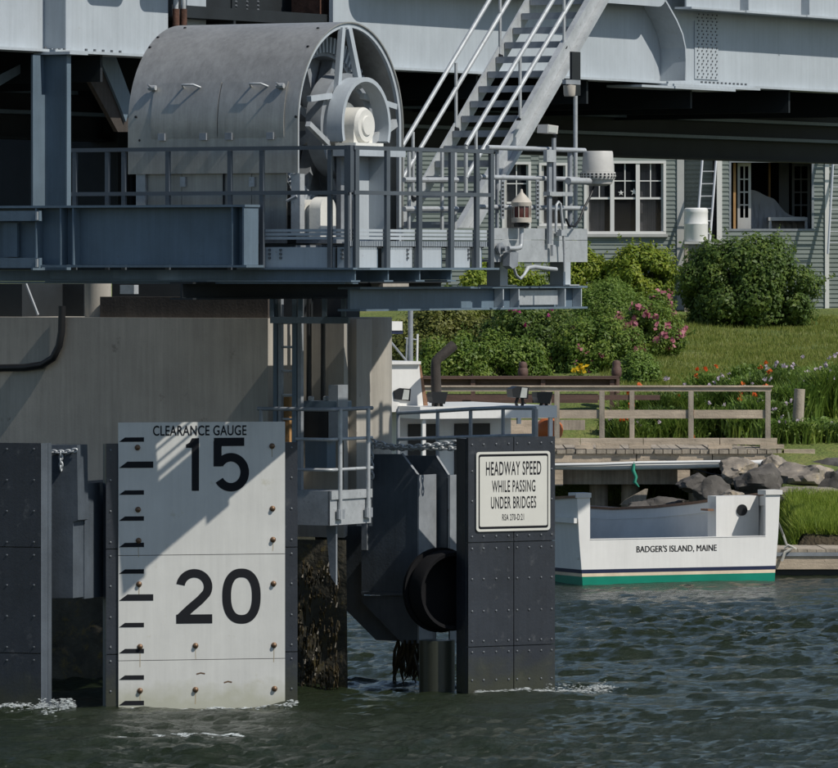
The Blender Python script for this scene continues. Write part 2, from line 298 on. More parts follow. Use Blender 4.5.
def ground_mat():
    m = bpy.data.materials.new('lawn_ground'); m.use_nodes = True; nt = m.node_tree; N = nt.nodes; L = nt.links; b = N['Principled BSDF']; b.inputs['Roughness'].default_value = 0.95
    tc = N.new('ShaderNodeTexCoord'); nz = N.new('ShaderNodeTexNoise'); nz.inputs['Scale'].default_value = 1.1; nz.inputs['Detail'].default_value = 9; nz.inputs['Roughness'].default_value = 0.7; L.new(tc.outputs['Object'], nz.inputs['Vector'])
    cr = N.new('ShaderNodeValToRGB'); e = cr.color_ramp.elements; e[0].position = 0.3; e[0].color = (0.07, 0.10, 0.018, 1); e[1].position = 0.7; e[1].color = (0.21, 0.20, 0.06, 1); x = e.new(0.5); x.color = (0.115, 0.15, 0.028, 1)
    L.new(nz.outputs['Fac'], cr.inputs[0])
    sp = N.new('ShaderNodeSeparateXYZ'); L.new(tc.outputs['Object'], sp.inputs[0]); mr = N.new('ShaderNodeMapRange'); mr.inputs[1].default_value = 0.45; mr.inputs[2].default_value = 0.75; L.new(sp.outputs['Z'], mr.inputs[0])
    mx = N.new('ShaderNodeMix'); mx.data_type = 'RGBA'; mx.inputs['A'].default_value = (0.055, 0.042, 0.024, 1); L.new(mr.outputs[0], mx.inputs['Factor']); L.new(cr.outputs[0], mx.inputs['B']); L.new(mx.outputs['Result'], b.inputs['Base Color'])
    nb = N.new('ShaderNodeTexNoise'); nb.inputs['Scale'].default_value = 14; nb.inputs['Detail'].default_value = 6; L.new(tc.outputs['Object'], nb.inputs['Vector'])
    bp = N.new('ShaderNodeBump'); bp.inputs['Strength'].default_value = 1; bp.inputs['Distance'].default_value = 0.08; L.new(nb.outputs['Fac'], bp.inputs['Height']); L.new(bp.outputs[0], b.inputs['Normal']); return m
gx = np.concatenate([[-4000, -300, -60, -20], np.arange(-8, 18, 0.3), [22, 60, 300, 4000]])
gy = np.concatenate([np.arange(92, 155, 0.3), [160, 180, 240, 500, 4000]])
GX, GY = np.meshgrid(gx, gy)
go = link_mesh('ground', grid_mesh('ground', gx, gy, ground(GX, GY), ground_mat()), None, (0, 0, 0)); go['kind'] = 'structure'

# ------------------------------------------------------------------ frames of the bridge, platform, pier and fenders
B_DEG = 60.0
PG = Fr(178, 81.0, B_DEG)                      # near girder web
PR_ = Fr(351, 72.2, B_DEG)                     # sunny side of the platform, from its corner
PL_ = Fr(351, 72.2, B_DEG - 90)                # shaded side of the platform (s negative to the left)
C0 = PR_.o.copy(); bdir = PR_.d.copy(); ndir = PR_.n.copy()
PB = Fr(118, 73.9, 14.0)                       # gauge board
PF = Fr(468, 76.2, 31.0)                       # fender with the sign
PLF = Fr(0, 73.2, -20.0)                         # fender at the left edge
PW = Fr(345, 76.6, B_DEG - 90)                 # pier wall

# ------------------------------------------------------------------ bridge span
ZB = PG.z(0, 47)
span = thing('bridge_span', PG.P(PG.s(600), 0, ZB), 'pale blue grey steel bridge span of deep girders crossing above the boat', 'bridge')
def gpart(name, mat=STEEL, parent=None, **k): return lambda mb: mb.build(name, mat, parent or span, **k)
sL0, sL1 = PG.s(-60), PG.s(168); sR0, sR1 = PG.s(334), PG.s(925)
mb = MB().box(PG, sL0, sL1, -0.03, 0, ZB, 10.2); mb.build('web_plate', STEEL, span)
mb = MB().box(PG, sR0, sR1, -0.03, 0, ZB, 10.2); mb.build('web_plate', STEEL, span)
MB().box(PG, sL0, sL1 + 0.1, -0.30, 0.10, ZB - 0.035, ZB - 0.002).build('bottom_flange', STEEL, span)
MB().box(PG, sR0, sR1, -0.30, 0.10, ZB - 0.035, ZB - 0.002).build('bottom_flange', STEEL, span)
MB().box(PG, PG.s(655), PG.s(748), -0.32, 0.2, ZB - 0.07, ZB - 0.037).build('flange_plate', STEEL, span)
MB().box(PG, PG.s(628), PG.s(722), -0.34, 0.22, ZB - 0.105, ZB - 0.072).build('flange_plate', STEEL, span)
# vertical stiffener above the column, lit only along its outer edge
MB().box(PG, PG.s(44), PG.s(44) + 0.03, 0.002, 0.32, ZB + 0.004, 10.2).build('stiffener', STEEL, span)
MB().box(PG, PG.s(44) - 0.05, PG.s(44) + 0.08, 0.32, 0.345, ZB + 0.004, 10.2).build('stiffener_edge', STEEL, span)
# curved gusset flange
def strip(fr, path, t, w0, w1):                 # plate bent along a path in (s, z)
    pl = [Vector(p) for p in path]; nn = []
    for i, p in enumerate(pl):
        a = (pl[min(i + 1, len(pl) - 1)] - pl[max(i - 1, 0)]).normalized(); nn.append(Vector((-a.y, a.x)))
    mb = MB()
    for i in range(len(pl) - 1):
        a, b2 = pl[i], pl[i + 1]; a2, b3 = a + nn[i] * t, b2 + nn[i + 1] * t
        P = fr.P
        mb.hexa([P(a.x, w1, a.y), P(b2.x, w1, b2.y), P(b2.x, w0, b2.y), P(a.x, w0, a.y), P(a2.x, w1, a2.y), P(b3.x, w1, b3.y), P(b3.x, w0, b3.y), P(a2.x, w0, a2.y)])
    return mb
path = [PG.sz(x, y) for x, y in [(661, 82), (661.5, 62), (661, 48), (658, 34), (652, 20), (643, 4), (632, -14), (618, -34)]]
path[0] = (path[0][0], ZB + 0.004)
strip(PG, path, 0.03, 0.003, 0.40).build('curved_flange', STEEL, span, smooth=40)
MB().box(PG, PG.s(694), PG.s(718), 0.002, 0.016, ZB + 0.06, 8.45).build('splice_plate', STEEL, span)
mb = MB()
for i in range(5):
    for j in range(20):
        z = ZB + 0.09 + j * 0.047
        s = PG.s(697) + i * (PG.s(715) - PG.s(697)) / 4 + (0.02 if j % 2 else -0.02)
        mb.lathe(PG.P(s, 0.016, z), [(0.0135, 0), (0.013, 0.012), (0.0, 0.013)], 6, Vector((*PG.n, 0)))
mb.build('splice_bolts', RIVET, span, kind='stuff')
mb = MB()
for x0, x1, n in ((41, 60, 5), (82, 116, 5), (698, 742, 12), (240, 250, 3)):
    for i in range(n):
        mb.lathe(PG.P(PG.s(x0) + (PG.s(x1) - PG.s(x0)) * i / (n - 1), 0.06, ZB - 0.001), [(0.02, 0), (0.02, 0.028), (0.0, 0.03)], 6)
mb.build('flange_bolts', RIVET, span, kind='stuff')
# fascia channel of the walkway and rounded plates added out of view to shade the web
zf = PG.z(770, 13, 0.38)
mb = MB().box(PG, PG.s(686, 0.38), sR1, 0.36, 0.385, zf, 9.9); mb.build('fascia', STEEL, span)
MB().box(PG, PG.s(686, 0.38), sR1, 0.20, 0.47, zf - 0.03, zf - 0.002).build('fascia_flange', STEEL, span)
for x in (741, 802, 868):
    MB().box(PG, PG.s(x, 0.4), PG.s(x, 0.4) + 0.03, 0.387, 0.52, zf + 0.002, 9.9).build('fascia_bracket', STEEL, span)
def round_plate(x0, x1, y1, w, rad=0.28):
    s0, z1 = PG.sz(x0, y1, w); s1 = PG.s(x1, w); poly = []
    for k in range(7):
        t = R(180 + 90 * k / 6); poly.append((s0 + rad + rad * math.cos(t), z1 + rad + rad * math.sin(t)))
    for k in range(7):
        t = R(270 + 90 * k / 6); poly.append((s1 - rad + rad * math.cos(t), z1 + rad + rad * math.sin(t)))
    poly += [(s1, z1 + 1.6), (s0, z1 + 1.6)]
    MB().prism(PG, poly, w - 0.02, w).build('added_shade_plate', STEEL, span)
round_plate(374, 668, -14, 0.40); round_plate(112, 150, -33, 0.40, 0.16); round_plate(166, 200, -26, 0.40, 0.12)
# dark gap between the two girder ends
g2 = PG.off(0, -0.75)
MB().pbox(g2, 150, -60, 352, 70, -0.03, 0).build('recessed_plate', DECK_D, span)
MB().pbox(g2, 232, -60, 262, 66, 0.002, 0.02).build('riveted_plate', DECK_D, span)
mb = MB()
for i in range(3):
    for j in range(6):
        mb.lathe(g2.P(*(lambda q: (q[0], 0.02, q[1]))(g2.sz(236 + i * 11, 2 + j * 4, 0.02))), [(0.02, 0), (0.012, 0.015), (0, 0.018)], 6, Vector((*PG.n, 0)))
mb.build('plate_rivets', RIVET, span, kind='stuff')
MB().pbox(PG.off(0, -0.3), 187, -60, 206, 60, -0.03, 0).build('end_plate', STEEL, span)
MB().pbox(PG, 333, -60, 336.5, 66, 0.002, 0.06).build('end_stiffener', STEEL, span)
MB().pbox(PG.off(0, -0.2), 318, -60, 331, 66, -0.4, 0).build('end_post', RUST, span)
for x in (176, 183.5):
    f2 = PG.off(0, 0.05)
    MB().tube([f2.pt(x, -60), f2.pt(x, 9)], 0.032, 10).build('drain_pipe', GALV, span, smooth=40)
    MB().tube([f2.pt(x, 9), f2.pt(x, 22), f2.pt(x - 1, 60)], 0.045, 10).build('pipe_sleeve', RUST, span, smooth=40)
# deck, stringers and far girder
WF = 4.6
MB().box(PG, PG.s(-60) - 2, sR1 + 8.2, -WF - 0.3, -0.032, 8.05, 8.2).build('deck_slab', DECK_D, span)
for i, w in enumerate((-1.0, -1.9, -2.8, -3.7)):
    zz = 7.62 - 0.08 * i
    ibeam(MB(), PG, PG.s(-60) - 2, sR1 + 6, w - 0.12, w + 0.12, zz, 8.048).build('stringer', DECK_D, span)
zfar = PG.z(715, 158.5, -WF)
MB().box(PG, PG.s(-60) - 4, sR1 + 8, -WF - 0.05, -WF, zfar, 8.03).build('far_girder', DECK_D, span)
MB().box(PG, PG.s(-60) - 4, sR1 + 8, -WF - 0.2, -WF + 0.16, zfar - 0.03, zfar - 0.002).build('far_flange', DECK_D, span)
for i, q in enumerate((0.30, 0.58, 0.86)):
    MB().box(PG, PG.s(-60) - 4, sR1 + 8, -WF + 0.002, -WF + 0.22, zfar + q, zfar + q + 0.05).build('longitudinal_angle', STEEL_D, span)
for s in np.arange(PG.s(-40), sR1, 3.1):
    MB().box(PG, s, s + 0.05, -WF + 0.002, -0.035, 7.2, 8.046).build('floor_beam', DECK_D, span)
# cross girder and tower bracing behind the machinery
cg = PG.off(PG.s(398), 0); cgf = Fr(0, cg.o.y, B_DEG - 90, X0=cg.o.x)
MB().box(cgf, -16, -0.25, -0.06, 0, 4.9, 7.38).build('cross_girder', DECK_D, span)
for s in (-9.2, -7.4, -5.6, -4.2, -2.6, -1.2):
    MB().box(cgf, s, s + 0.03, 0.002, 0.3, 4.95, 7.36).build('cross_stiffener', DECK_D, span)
# column under the girder with its cap plate and the diagonal brace beside it
pc = PG.off(0, 0.06); s0 = pc.s(45)
zc0, zc1 = pc.z(55, 206), ZB - 0.075
MB().box(pc, s0, s0 + 0.025, 0.0, 0.30, zc0 - 0.8, zc1).build('column_web', STEEL_D, span)
MB().box(pc, s0 - 0.26, s0 + 0.24, -0.03, -0.002, zc0 - 0.8, zc1).build('column_flange', STEEL_D, span)
MB().box(pc, s0 - 0.02, s0 + 0.07, 0.302, 0.325, zc0 - 0.8, zc1).build('column_edge', STEEL_D, span)
MB().box(pc, s0 - 0.10, s0 + 0.30, -0.1, 0.42, zc1 + 0.002, zc1 + 0.036).build('cap_plate', STEEL, span)
br = PG.off(0, -0.55)
MB().pprism(br, [(74, 52), (101, 52), (138, 132), (118, 132)], -0.06, 0.0).build('diagonal_brace', BRNS, span)
MB().pprism(br.off(0, 0.01), [(98, 54), (115, 54), (132, 100), (126, 122), (120, 106)], -0.004, 0.03).build('brace_flange', STEEL_D, span)
MB().pprism(PG.off(0, -1.2), [(-10, 92), (-10, 80), (33, 58), (33, 66)], -0.06, 0.0).build('diagonal_brace', STEEL_D, span)

# ------------------------------------------------------------------ machinery platform
plat = thing('machinery_platform', (C0.x, C0.y, PR_.z(351, 282)), 'blue grey steel machinery platform with open railings cantilevered over the pier', 'platform')
zT, zM = PR_.z(351, 147.5), PR_.z(351, 192.5)                     # top and middle rail
zK1, zK0 = PR_.z(351, 229), PR_.z(351, 240.5)                     # ribbed channel
zD, zP0, zF, zQ = PR_.z(351, 243), PR_.z(351, 268), PR_.z(351, 270), PR_.z(351, 282)
sE = PR_.s(492); sW = PL_.s(-60)
def rail_bar(fr, s0, s1, z, name, par, mat=RAILP, h=0.022, w=0.0):
    return MB().box(fr, s0, s1, w - h, w + h, z - h, z + h).build(name, mat, par)
rail_bar(PR_, 0.045, sE, zT, 'top_rail', plat); rail_bar(PR_, 0.045, sE, zM, 'middle_rail', plat)
rail_bar(PL_, PL_.s(72), -0.03, zT, 'top_rail', plat); rail_bar(PL_, PL_.s(72), -0.03, zM, 'middle_rail', plat)
for x in (356, 387, 419, 451, 476.5, 491):
    s = PR_.s(x); MB().box(PR_, s - 0.04, s + 0.04, -0.015, 0.02, zF, zT - 0.024).build('rail_post', RAILP, plat)
for x in (75, 107.6, 124, 168, 230, 262, 330, 347):
    s = PL_.s(x); MB().box(PL_, s - 0.026, s + 0.026, -0.018, 0.018, zF, zT - 0.024).build('rail_post', RAILP, plat)
MB().box(PL_, -0.075, 0.005, -0.06, 0.02, zM, zT + 0.025).build('corner_post', RAILP, plat)
for k in range(3):
    z1 = zK1 - k * (zK1 - zK0) / 3; z0 = z1 - (zK1 - zK0) / 3 + 0.012
    MB().box(PR_, 0.03, sE, -0.10, -0.03, z0, z1).build('channel_rib', STEEL, plat)
    MB().box(PL_, PL_.s(253), -0.03, -0.10, -0.03, z0, z1).build('channel_rib', STEEL, plat)
mb = MB()
for k in range(90):
    s = 0.03 + k * (sE - 0.05) / 90; mb.box(PR_, s, s + 0.014, -0.06, -0.025, zD - 0.035, zK0 - 0.004)
mb.build('grating_teeth', STEEL, plat, kind='stuff')
# side panels between the posts
xs_ = [356, 387, 419, 451, 476.5, 491]
for i in range(5):
    s0, s1 = PR_.s(xs_[i]) + 0.05, PR_.s(xs_[i + 1]) - (0.12 if i % 2 == 0 else 0.05)
    MB().box(PR_, s0, s1, -0.10, -0.06, zP0 + 0.003, zD - 0.045).build('side_panel', STEEL, plat)
    MB().box(PR_, s1 + 0.004, s1 + 0.09, -0.14, -0.10, zP0 + 0.003, zD - 0.045).build('splice_plate', STEEL_D, plat)
MB().box(PL_, PL_.s(262), PL_.s(331), -0.10, -0.06, zP0 + 0.003, zD - 0.045).build('side_panel', STEEL, plat)
MB().box(PL_, PL_.s(334), -0.02, -0.12, -0.07, zP0 + 0.003, zD - 0.045).build('side_panel', STEEL, plat)
mb = MB()
for x, f in ((270, PL_), (281, PL_), (342, PL_), (407, PR_), (468, PR_)):
    for y in (250, 254, 258):
        s, z = f.sz(x, y, -0.06); mb.lathe(f.P(s, -0.06, z), [(0.018, -0.03), (0.016, 0.02), (0, 0.022)], 6, Vector((*f.n, 0)))
mb.build('panel_bolts', RIVET, plat, kind='stuff')
# edge flanges and floor beams below
MB().box(PR_, 0.02, sE + 0.05, -0.30, 0.07, zF, zP0).build('edge_flange', STEEL_D, plat)
MB().box(PL_, PL_.s(240), 0.07, -0.30, 0.07, zF + 0.003, zP0 + 0.002).build('edge_flange', STEEL_D, plat)
for x in (353, 386, 417.5, 449):
    s = PR_.s(x)
    MB().box(PR_, s - 0.012, s + 0.012, -4.0, 0.03, zQ + 0.02, zF - 0.002).build('floor_beam', STEEL_D, plat)
    MB().box(PR_, s - 0.11, s + 0.09, -4.0, 0.04, zQ, zQ + 0.018).build('beam_flange', STEEL_D, plat)
MB().box(PL_, sW, -0.05, -0.10, -0.07, zQ + 0.004, zF - 0.004).build('edge_beam', STEEL_D, plat)
MB().box(PL_, sW, -0.06, -0.26, 0.03, zQ - 0.022, zQ + 0.001).build('edge_beam_flange', STEEL_D, plat)
# deck: solid under the hood, open bars along the sunny edge
MB().box(PR_, 0.12, sE - 0.05, -4.2, -0.85, zD - 0.05, zD - 0.03).build('deck_plate', DECK_D, plat)
MB().box(PR_, 0.12, sE - 0.05, -0.45, -0.08, zD - 0.05, zD - 0.03).build('deck_plate', DECK_D, plat)
mb = MB()
for k in range(3):
    w = -0.52 - k * 0.13; mb.box(PR_, 0.12, sE - 0.05, w - 0.006, w + 0.006, zD - 0.05, zD - 0.025)
mb.build('grating_bars', GALV_D, plat, kind='stuff')
# plate girder in front of the shaded side
P2 = PL_.off(0, 0.28)
zb1, zb0 = P2.z(200, 205), P2.z(200, 267.5); sb = P2.s(252)
MB().box(P2, sW, sb - 0.04, -0.02, 0.0, zb0 + 0.028, zb1 - 0.028).build('girder_web', STEEL_D, plat)
MB().box(P2, sW, sb, -0.17, 0.15, zb1 - 0.026, zb1).build('girder_flange', STEEL_D, plat)
MB().box(P2, sW, sb + 0.03, -0.20, 0.17, zb0, zb0 + 0.026).build('girder_flange', STEEL_D, plat)
for x in (42, 66.5, 79, 238):
    s = P2.s(x); MB().box(P2, s, s + 0.018, 0.002, 0.14, zb0 + 0.028, zb1 - 0.028).build('stiffener', STEEL_D, plat)
MB().box(P2, sb - 0.038, sb - 0.015, -0.16, 0.145, zb0 + 0.028, zb1 - 0.028).build('girder_end_plate', STEEL_D, plat)
for y0, y1 in ((211, 221), (258, 268)):
    a = P2.off(0, 0.2); z1, z0 = a.z(20, y0), a.z(20, y1)
    mbx = MB().box(a, P2.s(-60), a.s(39), -0.06, 0.0, z0, z1); mbx.build('channel_arm', STEEL_D, plat)
    MB().box(a, a.s(36.5), a.s(38.3), 0.002, 0.02, z0 + 0.01, z1 - 0.01).build('arm_lip', GALV, plat)
MB().pbox(P2.off(0, 0.06), 3, 223, 17, 257, -0.02, 0.03).build('link_plate', STEEL_D, plat)
# lower beam below the sunny side, on two short legs
ibeam(MB(), PR_.off(0, -1.9), -0.5, PR_.off(0, -1.9).s(440), -0.15, 0.15, zQ - 0.2, zQ - 0.003).build('under_beam', DECK_D, plat)
LB = PR_.off(0, -0.45)
zl1, zl0 = LB.z(540, 286), LB.z(540, 309); s0, s1 = LB.s(350), LB.s(578)
ibeam(MB(), LB, s0, s1, -0.16, 0.13, zl0, zl1, 0.024).build('lower_beam', STEEL_D, plat)  # darker steel tone stands in for shade below the platform
for x0, x1 in ((494, 510.5), (556, 573)):
    a, c = LB.s(x0), LB.s(x1)
    MB().box(LB, a, a + 0.02, 0.005, 0.12, zl0 + 0.026, zl1 - 0.026).build('beam_stiffener', STEEL, plat)
    MB().box(LB, c - 0.02, c, 0.005, 0.12, zl0 + 0.026, zl1 - 0.026).build('beam_stiffener', STEEL, plat)
MB().box(LB, LB.s(512), LB.s(554), 0.008, 0.05, zl0 + 0.05, zl1 - 0.05).build('beam_cover_plate', GALV, plat)
for x in (498, 561):
    a = LB.s(x); MB().box(LB, a - 0.09, a + 0.09, -0.1, 0.08, zl1 + 0.002, PR_.z(520, 262)).build('support_leg', STEEL, plat)
    MB().box(LB, a - 0.2, a + 0.2, -0.15, 0.14, zl1 + 0.001, zl1 + 0.016).build('base_plate', GALV, plat)
# equipment end: galvanised plate and pipe rails
EQ = PR_.off(0, -0.06)
e0, e1 = EQ.s(493), EQ.s(587.5); ez1, ez0, ezm = EQ.z(540, 228.5), EQ.z(540, 262), EQ.z(540, 240)
MB().box(EQ, e0, e1, -0.03, 0.0, ez0, ezm - 0.003).build('kick_plate', GALV, plat)
MB().box(EQ, e0, e1 - 0.01, -0.03, 0.004, ezm + 0.003, ez1).build('kick_plate', GALV, plat)
MB().box(EQ, e0, e1, -0.9, -0.032, ez0 + 0.002, ez0 + 0.03).build('equipment_deck', GALV_D, plat)
for y, xa, xb in ((148.5, 492, 589), (178, 484, 587), (207.5, 481, 590)):
    z = EQ.z(520, y, -0.05)
    MB().tube([EQ.P(EQ.s(xa), -0.06, z), EQ.P(EQ.s(xb), -0.06, z)], 0.029, 10).build('pipe_rail', GALV, plat, smooth=40)
for x, y0, y1, r in ((570, 148, 240, 0.03), (497, 150, 228, 0.022)):
    MB().tube([EQ.pt(x, y0, -0.1), EQ.pt(x, y1, -0.1)], r, 8).build('rail_stanchion', GALV_D, plat, smooth=40)
for x in (503, 538):
    MB().pbox(EQ, x - 1.5, 180, x + 1.5, 219, 0.0, 0.012).build('strut_strip', GALV_D, plat)
    mb = MB()
    for k in range(9): mb.pbox(EQ, x - 0.8, 182 + k * 4, x + 0.8, 184 + k * 4, 0.008, 0.016)
    mb.build('strut_holes', BLACK, plat, kind='stuff')
# horizontal pipe stubs and chain gate at the stair foot
for y in (180, 209):
    f2 = PR_.off(0, -0.5); MB().tube([f2.pt(404, y), f2.pt(457, y)], 0.03, 8).build('pipe_rail', GALV, plat, smooth=40)
for x in (409, 442, 455):
    f2 = PR_.off(0, -0.55); MB().tube([f2.pt(x, 152), f2.pt(x, 230)], 0.022, 8).build('rail_stanchion', GALV, plat, smooth=40)

# ------------------------------------------------------------------ lamps, beacon, horn, conduits on the platform end
def topmesh(mb, name, mat, label, cat, group=None, smooth=None, kind=None):
    return tag(mb.build(name, mat, None, smooth=smooth, kind=kind), label, cat, group)
bf = EQ.off(0, 0.12); bc = bf.pt(521.5, 227)
bea = thing('beacon_light', bc, 'round navigation beacon with red lens and conical cap on the platform plate', 'beacon')
zz = lambda y: bf.z(521.5, y) - bc.z
MB().lathe(bc, [(0.0, zz(227)), (0.085, zz(227)), (0.095, zz(223.5)), (0.05, zz(223)), (0.0, zz(223))], 20).build('base', BLACK, bea, smooth=40)
MB().lathe(bc, [(0.0, zz(223)), (0.118, zz(222.5)), (0.118, zz(218)), (0.10, zz(217.6)), (0, zz(217.6))], 24).build('lower_ring', BEAC, bea, smooth=40)
MB().lathe(bc, [(0, zz(217.6)), (0.098, zz(217.6)), (0.104, zz(212)), (0.098, zz(206.5)), (0, zz(206.5))], 24).build('lens', REDL, bea, smooth=50)
MB().lathe(bc, [(0, zz(206.5)), (0.115, zz(206.2)), (0.122, zz(202.5)), (0.105, zz(200.5)), (0.02, zz(192.5)), (0.012, zz(189.5)), (0, zz(189))], 24).build('cap', BEAC, bea, smooth=40)
mb = MB()
for k in range(10):
    t = k * math.pi / 5; d = Vector((math.cos(t), math.sin(t), 0)) * 0.108; mb.tube([bc + d + Vector((0, 0, zz(218))), bc + d + Vector((0, 0, zz(206)))], 0.006, 5)
mb.build('guard_bars', BEAC, bea)
MB().tube([bf.pt(521.5, 227), bf.pt(521.5, 244), bf.pt(520, 247.5), bf.pt(516, 248.5), bf.pt(508, 248.5)], 0.028, 10).build('bracket_pipe', GALV, bea, smooth=50)
MB().lathe(bf.pt(506, 248.5), [(0, -0.09), (0.07, -0.09), (0.07, -0.06), (0.03, -0.055), (0.03, 0.0), (0, 0.0)], 16, Vector((*bf.n, 0))).build('mounting_flange', GALV_D, bea, smooth=40)

hf = EQ.off(0, 0.1); hc = hf.pt(598, 186)
horn = thing('fog_horn', hc, 'pale grey drum shaped fog horn on the end of the pipe rail', 'horn')
zz = lambda y: hf.z(598, y) - hc.z
MB().lathe(hc, [(0, zz(151)), (0.168, zz(151.2)), (0.176, zz(152.3)), (0.19, zz(172)), (0, zz(172))], 32).build('drum', HORN, horn, smooth=40)
MB().lathe(hc, [(0, zz(172)), (0.205, zz(172.2)), (0.215, zz(176)), (0.20, zz(179.5)), (0, zz(179.5))], 32).build('slotted_ring', HORN, horn, smooth=40)
mb = MB()
for k in range(26):
    t = k * 2 * math.pi / 26; d = Vector((math.cos(t), math.sin(t), 0)); a = d.cross(Vector((0, 0, 1)))
    p = hc + d * 0.213; mb.hexa([p + a * q + Vector((0, 0, zz(h))) + d * e for h in (178, 173.6) for q, e in ((-0.012, 0), (0.012, 0), (0.012, -0.02), (-0.012, -0.02))])
mb.build('ring_slots', BLACK, horn, kind='stuff')
MB().lathe(hc, [(0, zz(179.5)), (0.18, zz(179.6)), (0.165, zz(184)), (0.10, zz(186)), (0, zz(186))], 28).build('base', HORN, horn, smooth=40)
MB().tube([hf.pt(568, 181), hf.pt(589, 181.5)], 0.042, 14).build('support_arm', GALV, horn, smooth=40)
topmesh(MB().tube([hf.pt(594, 187), hf.pt(590, 197), hf.pt(584, 208), hf.pt(580, 219), hf.pt(575, 226), hf.pt(569, 226), hf.pt(566, 219)], 0.014, 8), 'cable', BLACK, 'black cable looping from under the fog horn to the rail', 'cable', smooth=50)
# strut posts with the small flood light
sp = EQ.off(0, 0.06)
st = thing('instrument_mast', sp.pt(552, 244), 'pair of slim steel strut posts bolted beside the fog horn', 'post')
MB().pbox(sp, 549, 149, 552, 244, -0.03, 0.0).build('strut', GALV_D, st); MB().pbox(sp, 553.6, 138, 556.2, 196, -0.03, -0.004).build('strut', GALV_D, st)
MB().pbox(sp, 547, 150, 556, 162, 0.002, 0.05).build('clamp_box', GALV, st); MB().pbox(sp, 550, 192, 573, 196, -0.06, 0.03).build('cross_arm', GALV, st)
MB().tube([sp.pt(553, 245), sp.pt(553, 256)], 0.03, 8).build('conduit_stub', GALV, st)
fl = thing('flood_light', sp.pt(554, 138), 'small pale square flood light on top of the strut post', 'flood light')
MB().pprism(sp, [(547.5, 133), (557.5, 134), (558.5, 126), (548, 124.5)], -0.1, 0.04).build('housing', HORN, fl)
MB().pprism(sp, [(548.6, 132.2), (556.6, 133), (557.4, 126.8), (549, 125.6)], 0.041, 0.046).build('glass', LENSG, fl)
MB().tube([sp.pt(554, 134, -0.03), sp.pt(556, 138, -0.03)], 0.016, 6).build('bracket', BLACK, fl)
cf = EQ.off(0, 0.09)
topmesh(MB().tube([cf.pt(556, 232), cf.pt(556, 212), cf.pt(556.5, 205), cf.pt(558.5, 202), cf.pt(560.5, 204), cf.pt(561.5, 215), cf.pt(563.5, 234), cf.pt(564.5, 255), cf.pt(564.5, 272)], 0.017, 10), 'conduit', GALV, 'pale upright conduit with a hooked top beside the strut posts', 'conduit', smooth=50)
topmesh(MB().pbox(cf, 561.5, 230, 567, 236, -0.05, 0.02), 'conduit_fitting', GALV, 'small junction fitting on the pale upright conduit', 'fitting')
jb = MB().pprism(cf, [(509.5, 266), (513, 269), (518, 266), (518.5, 253), (514, 250), (510, 253)], -0.06, 0.03)
topmesh(jb, 'junction_box', GALV_D, 'grey junction box under the beacon bracket', 'junction box')
topmesh(MB().tube([cf.pt(514, 268), cf.pt(516, 275), cf.pt(520, 279), cf.pt(524, 275), cf.pt(528, 268), cf.pt(534, 267), cf.pt(545, 268.5), cf.pt(556, 269.5)], [0.018] * 4 + [0.026] * 4, 10), 'flexible_conduit', GALV, 'grey flexible conduit sagging below the kick plate', 'conduit', smooth=50)
lf = EQ.off(0, -0.3)
pl = thing('pole_lamp', lf.pt(575.5, 228), 'tall galvanised pipe pole with a small hooded lamp under the stair', 'lamp')
MB().tube([lf.pt(575.5, 228), lf.pt(575.5, 96)], 0.026, 10).build('pole', GALV, pl, smooth=40)
MB().lathe(lf.pt(569.5, 96.5), [(0, 0), (0.06, 0.0), (0.07, 0.02), (0.075, 0.13), (0, 0.14)], 18).build('lamp_shade', BEAC, pl, smooth=40)
MB().pbox(lf, 572, 52, 580.5, 95.5, -0.06, -0.03).build('lamp_bracket', BLACK, pl)
MB().pbox(lf, 566, 80, 580.5, 84.5, -0.02, 0.03).build('lamp_arm', GALV_D, pl)

# ------------------------------------------------------------------ stair up to the bridge deck
SR = PR_.off(0, -1.25); SLf = PR_.off(0, -2.2)
stair = thing('steel_stair', SR.pt(480, 226), 'steep grey steel stair with open treads climbing from the platform', 'stair')
SLP = 0.575
def lx(x0, y): return x0 - SLP * y            # x of a line that passes x0 at y = 0
def stringer(fr, xa, xb, w0, w1): return MB().pprism(fr, [(lx(xa, 228), 228), (lx(xb, 228), 228), (lx(xb, -45), -45), (lx(xa, -45), -45)], w0, w1)
stringer(SR, 590, 609, -0.07, -0.05).build('stringer', GALV, stair)
strip_w = 0.07
MB().pprism(SR, [(lx(590, 228), 228), (lx(593.5, 228), 228), (lx(593.5, -45), -45), (lx(590, -45), -45)], -0.048, 0.03).build('stringer_flange', GALV, stair)
MB().pprism(SR, [(lx(606, 228), 228), (lx(609.5, 228), 228), (lx(609.5, -45), -45), (lx(606, -45), -45)], -0.048, 0.03).build('stringer_flange', GALV, stair)
stringer(SLf, 526, 540, -0.02, 0.0).build('stringer', GALV, stair)
a0 = SR.sz(lx(598, 222), 222); a1 = SR.sz(lx(598, -45), -45)
rise = a1[1] - a0[1]; nst = int(rise / 0.182)
tread = None
for k in range(nst + 1):
    s = a0[0] + (a1[0] - a0[0]) * k / nst; z = a0[1] + rise * k / nst
    if tread is None:
        mb = MB().box(SR, s - 0.04, s + 0.24, -0.945, -0.074, z - 0.035, z)
        tread = mb.build('tread', GALV_D, stair); tbase = (s, z)
        nose = MB().box(SR, s - 0.05, s - 0.042, -0.94, -0.074, z - 0.075, z + 0.004).build('tread_nosing', GALV_D, tread)
        MB().box(SR, s - 0.052, s - 0.0505, -0.5, -0.2, z - 0.03, z - 0.005).build('tread_wear_strip', GALV, tread)
    else:
        d = SR.P(s, 0, z) - SR.P(tbase[0], 0, tbase[1]); c = tread.copy(); COL.objects.link(c); c.parent = stair; c.location = d; ORI[c] = ORI[stair]
        c2 = nose.copy(); COL.objects.link(c2); c2.parent = c
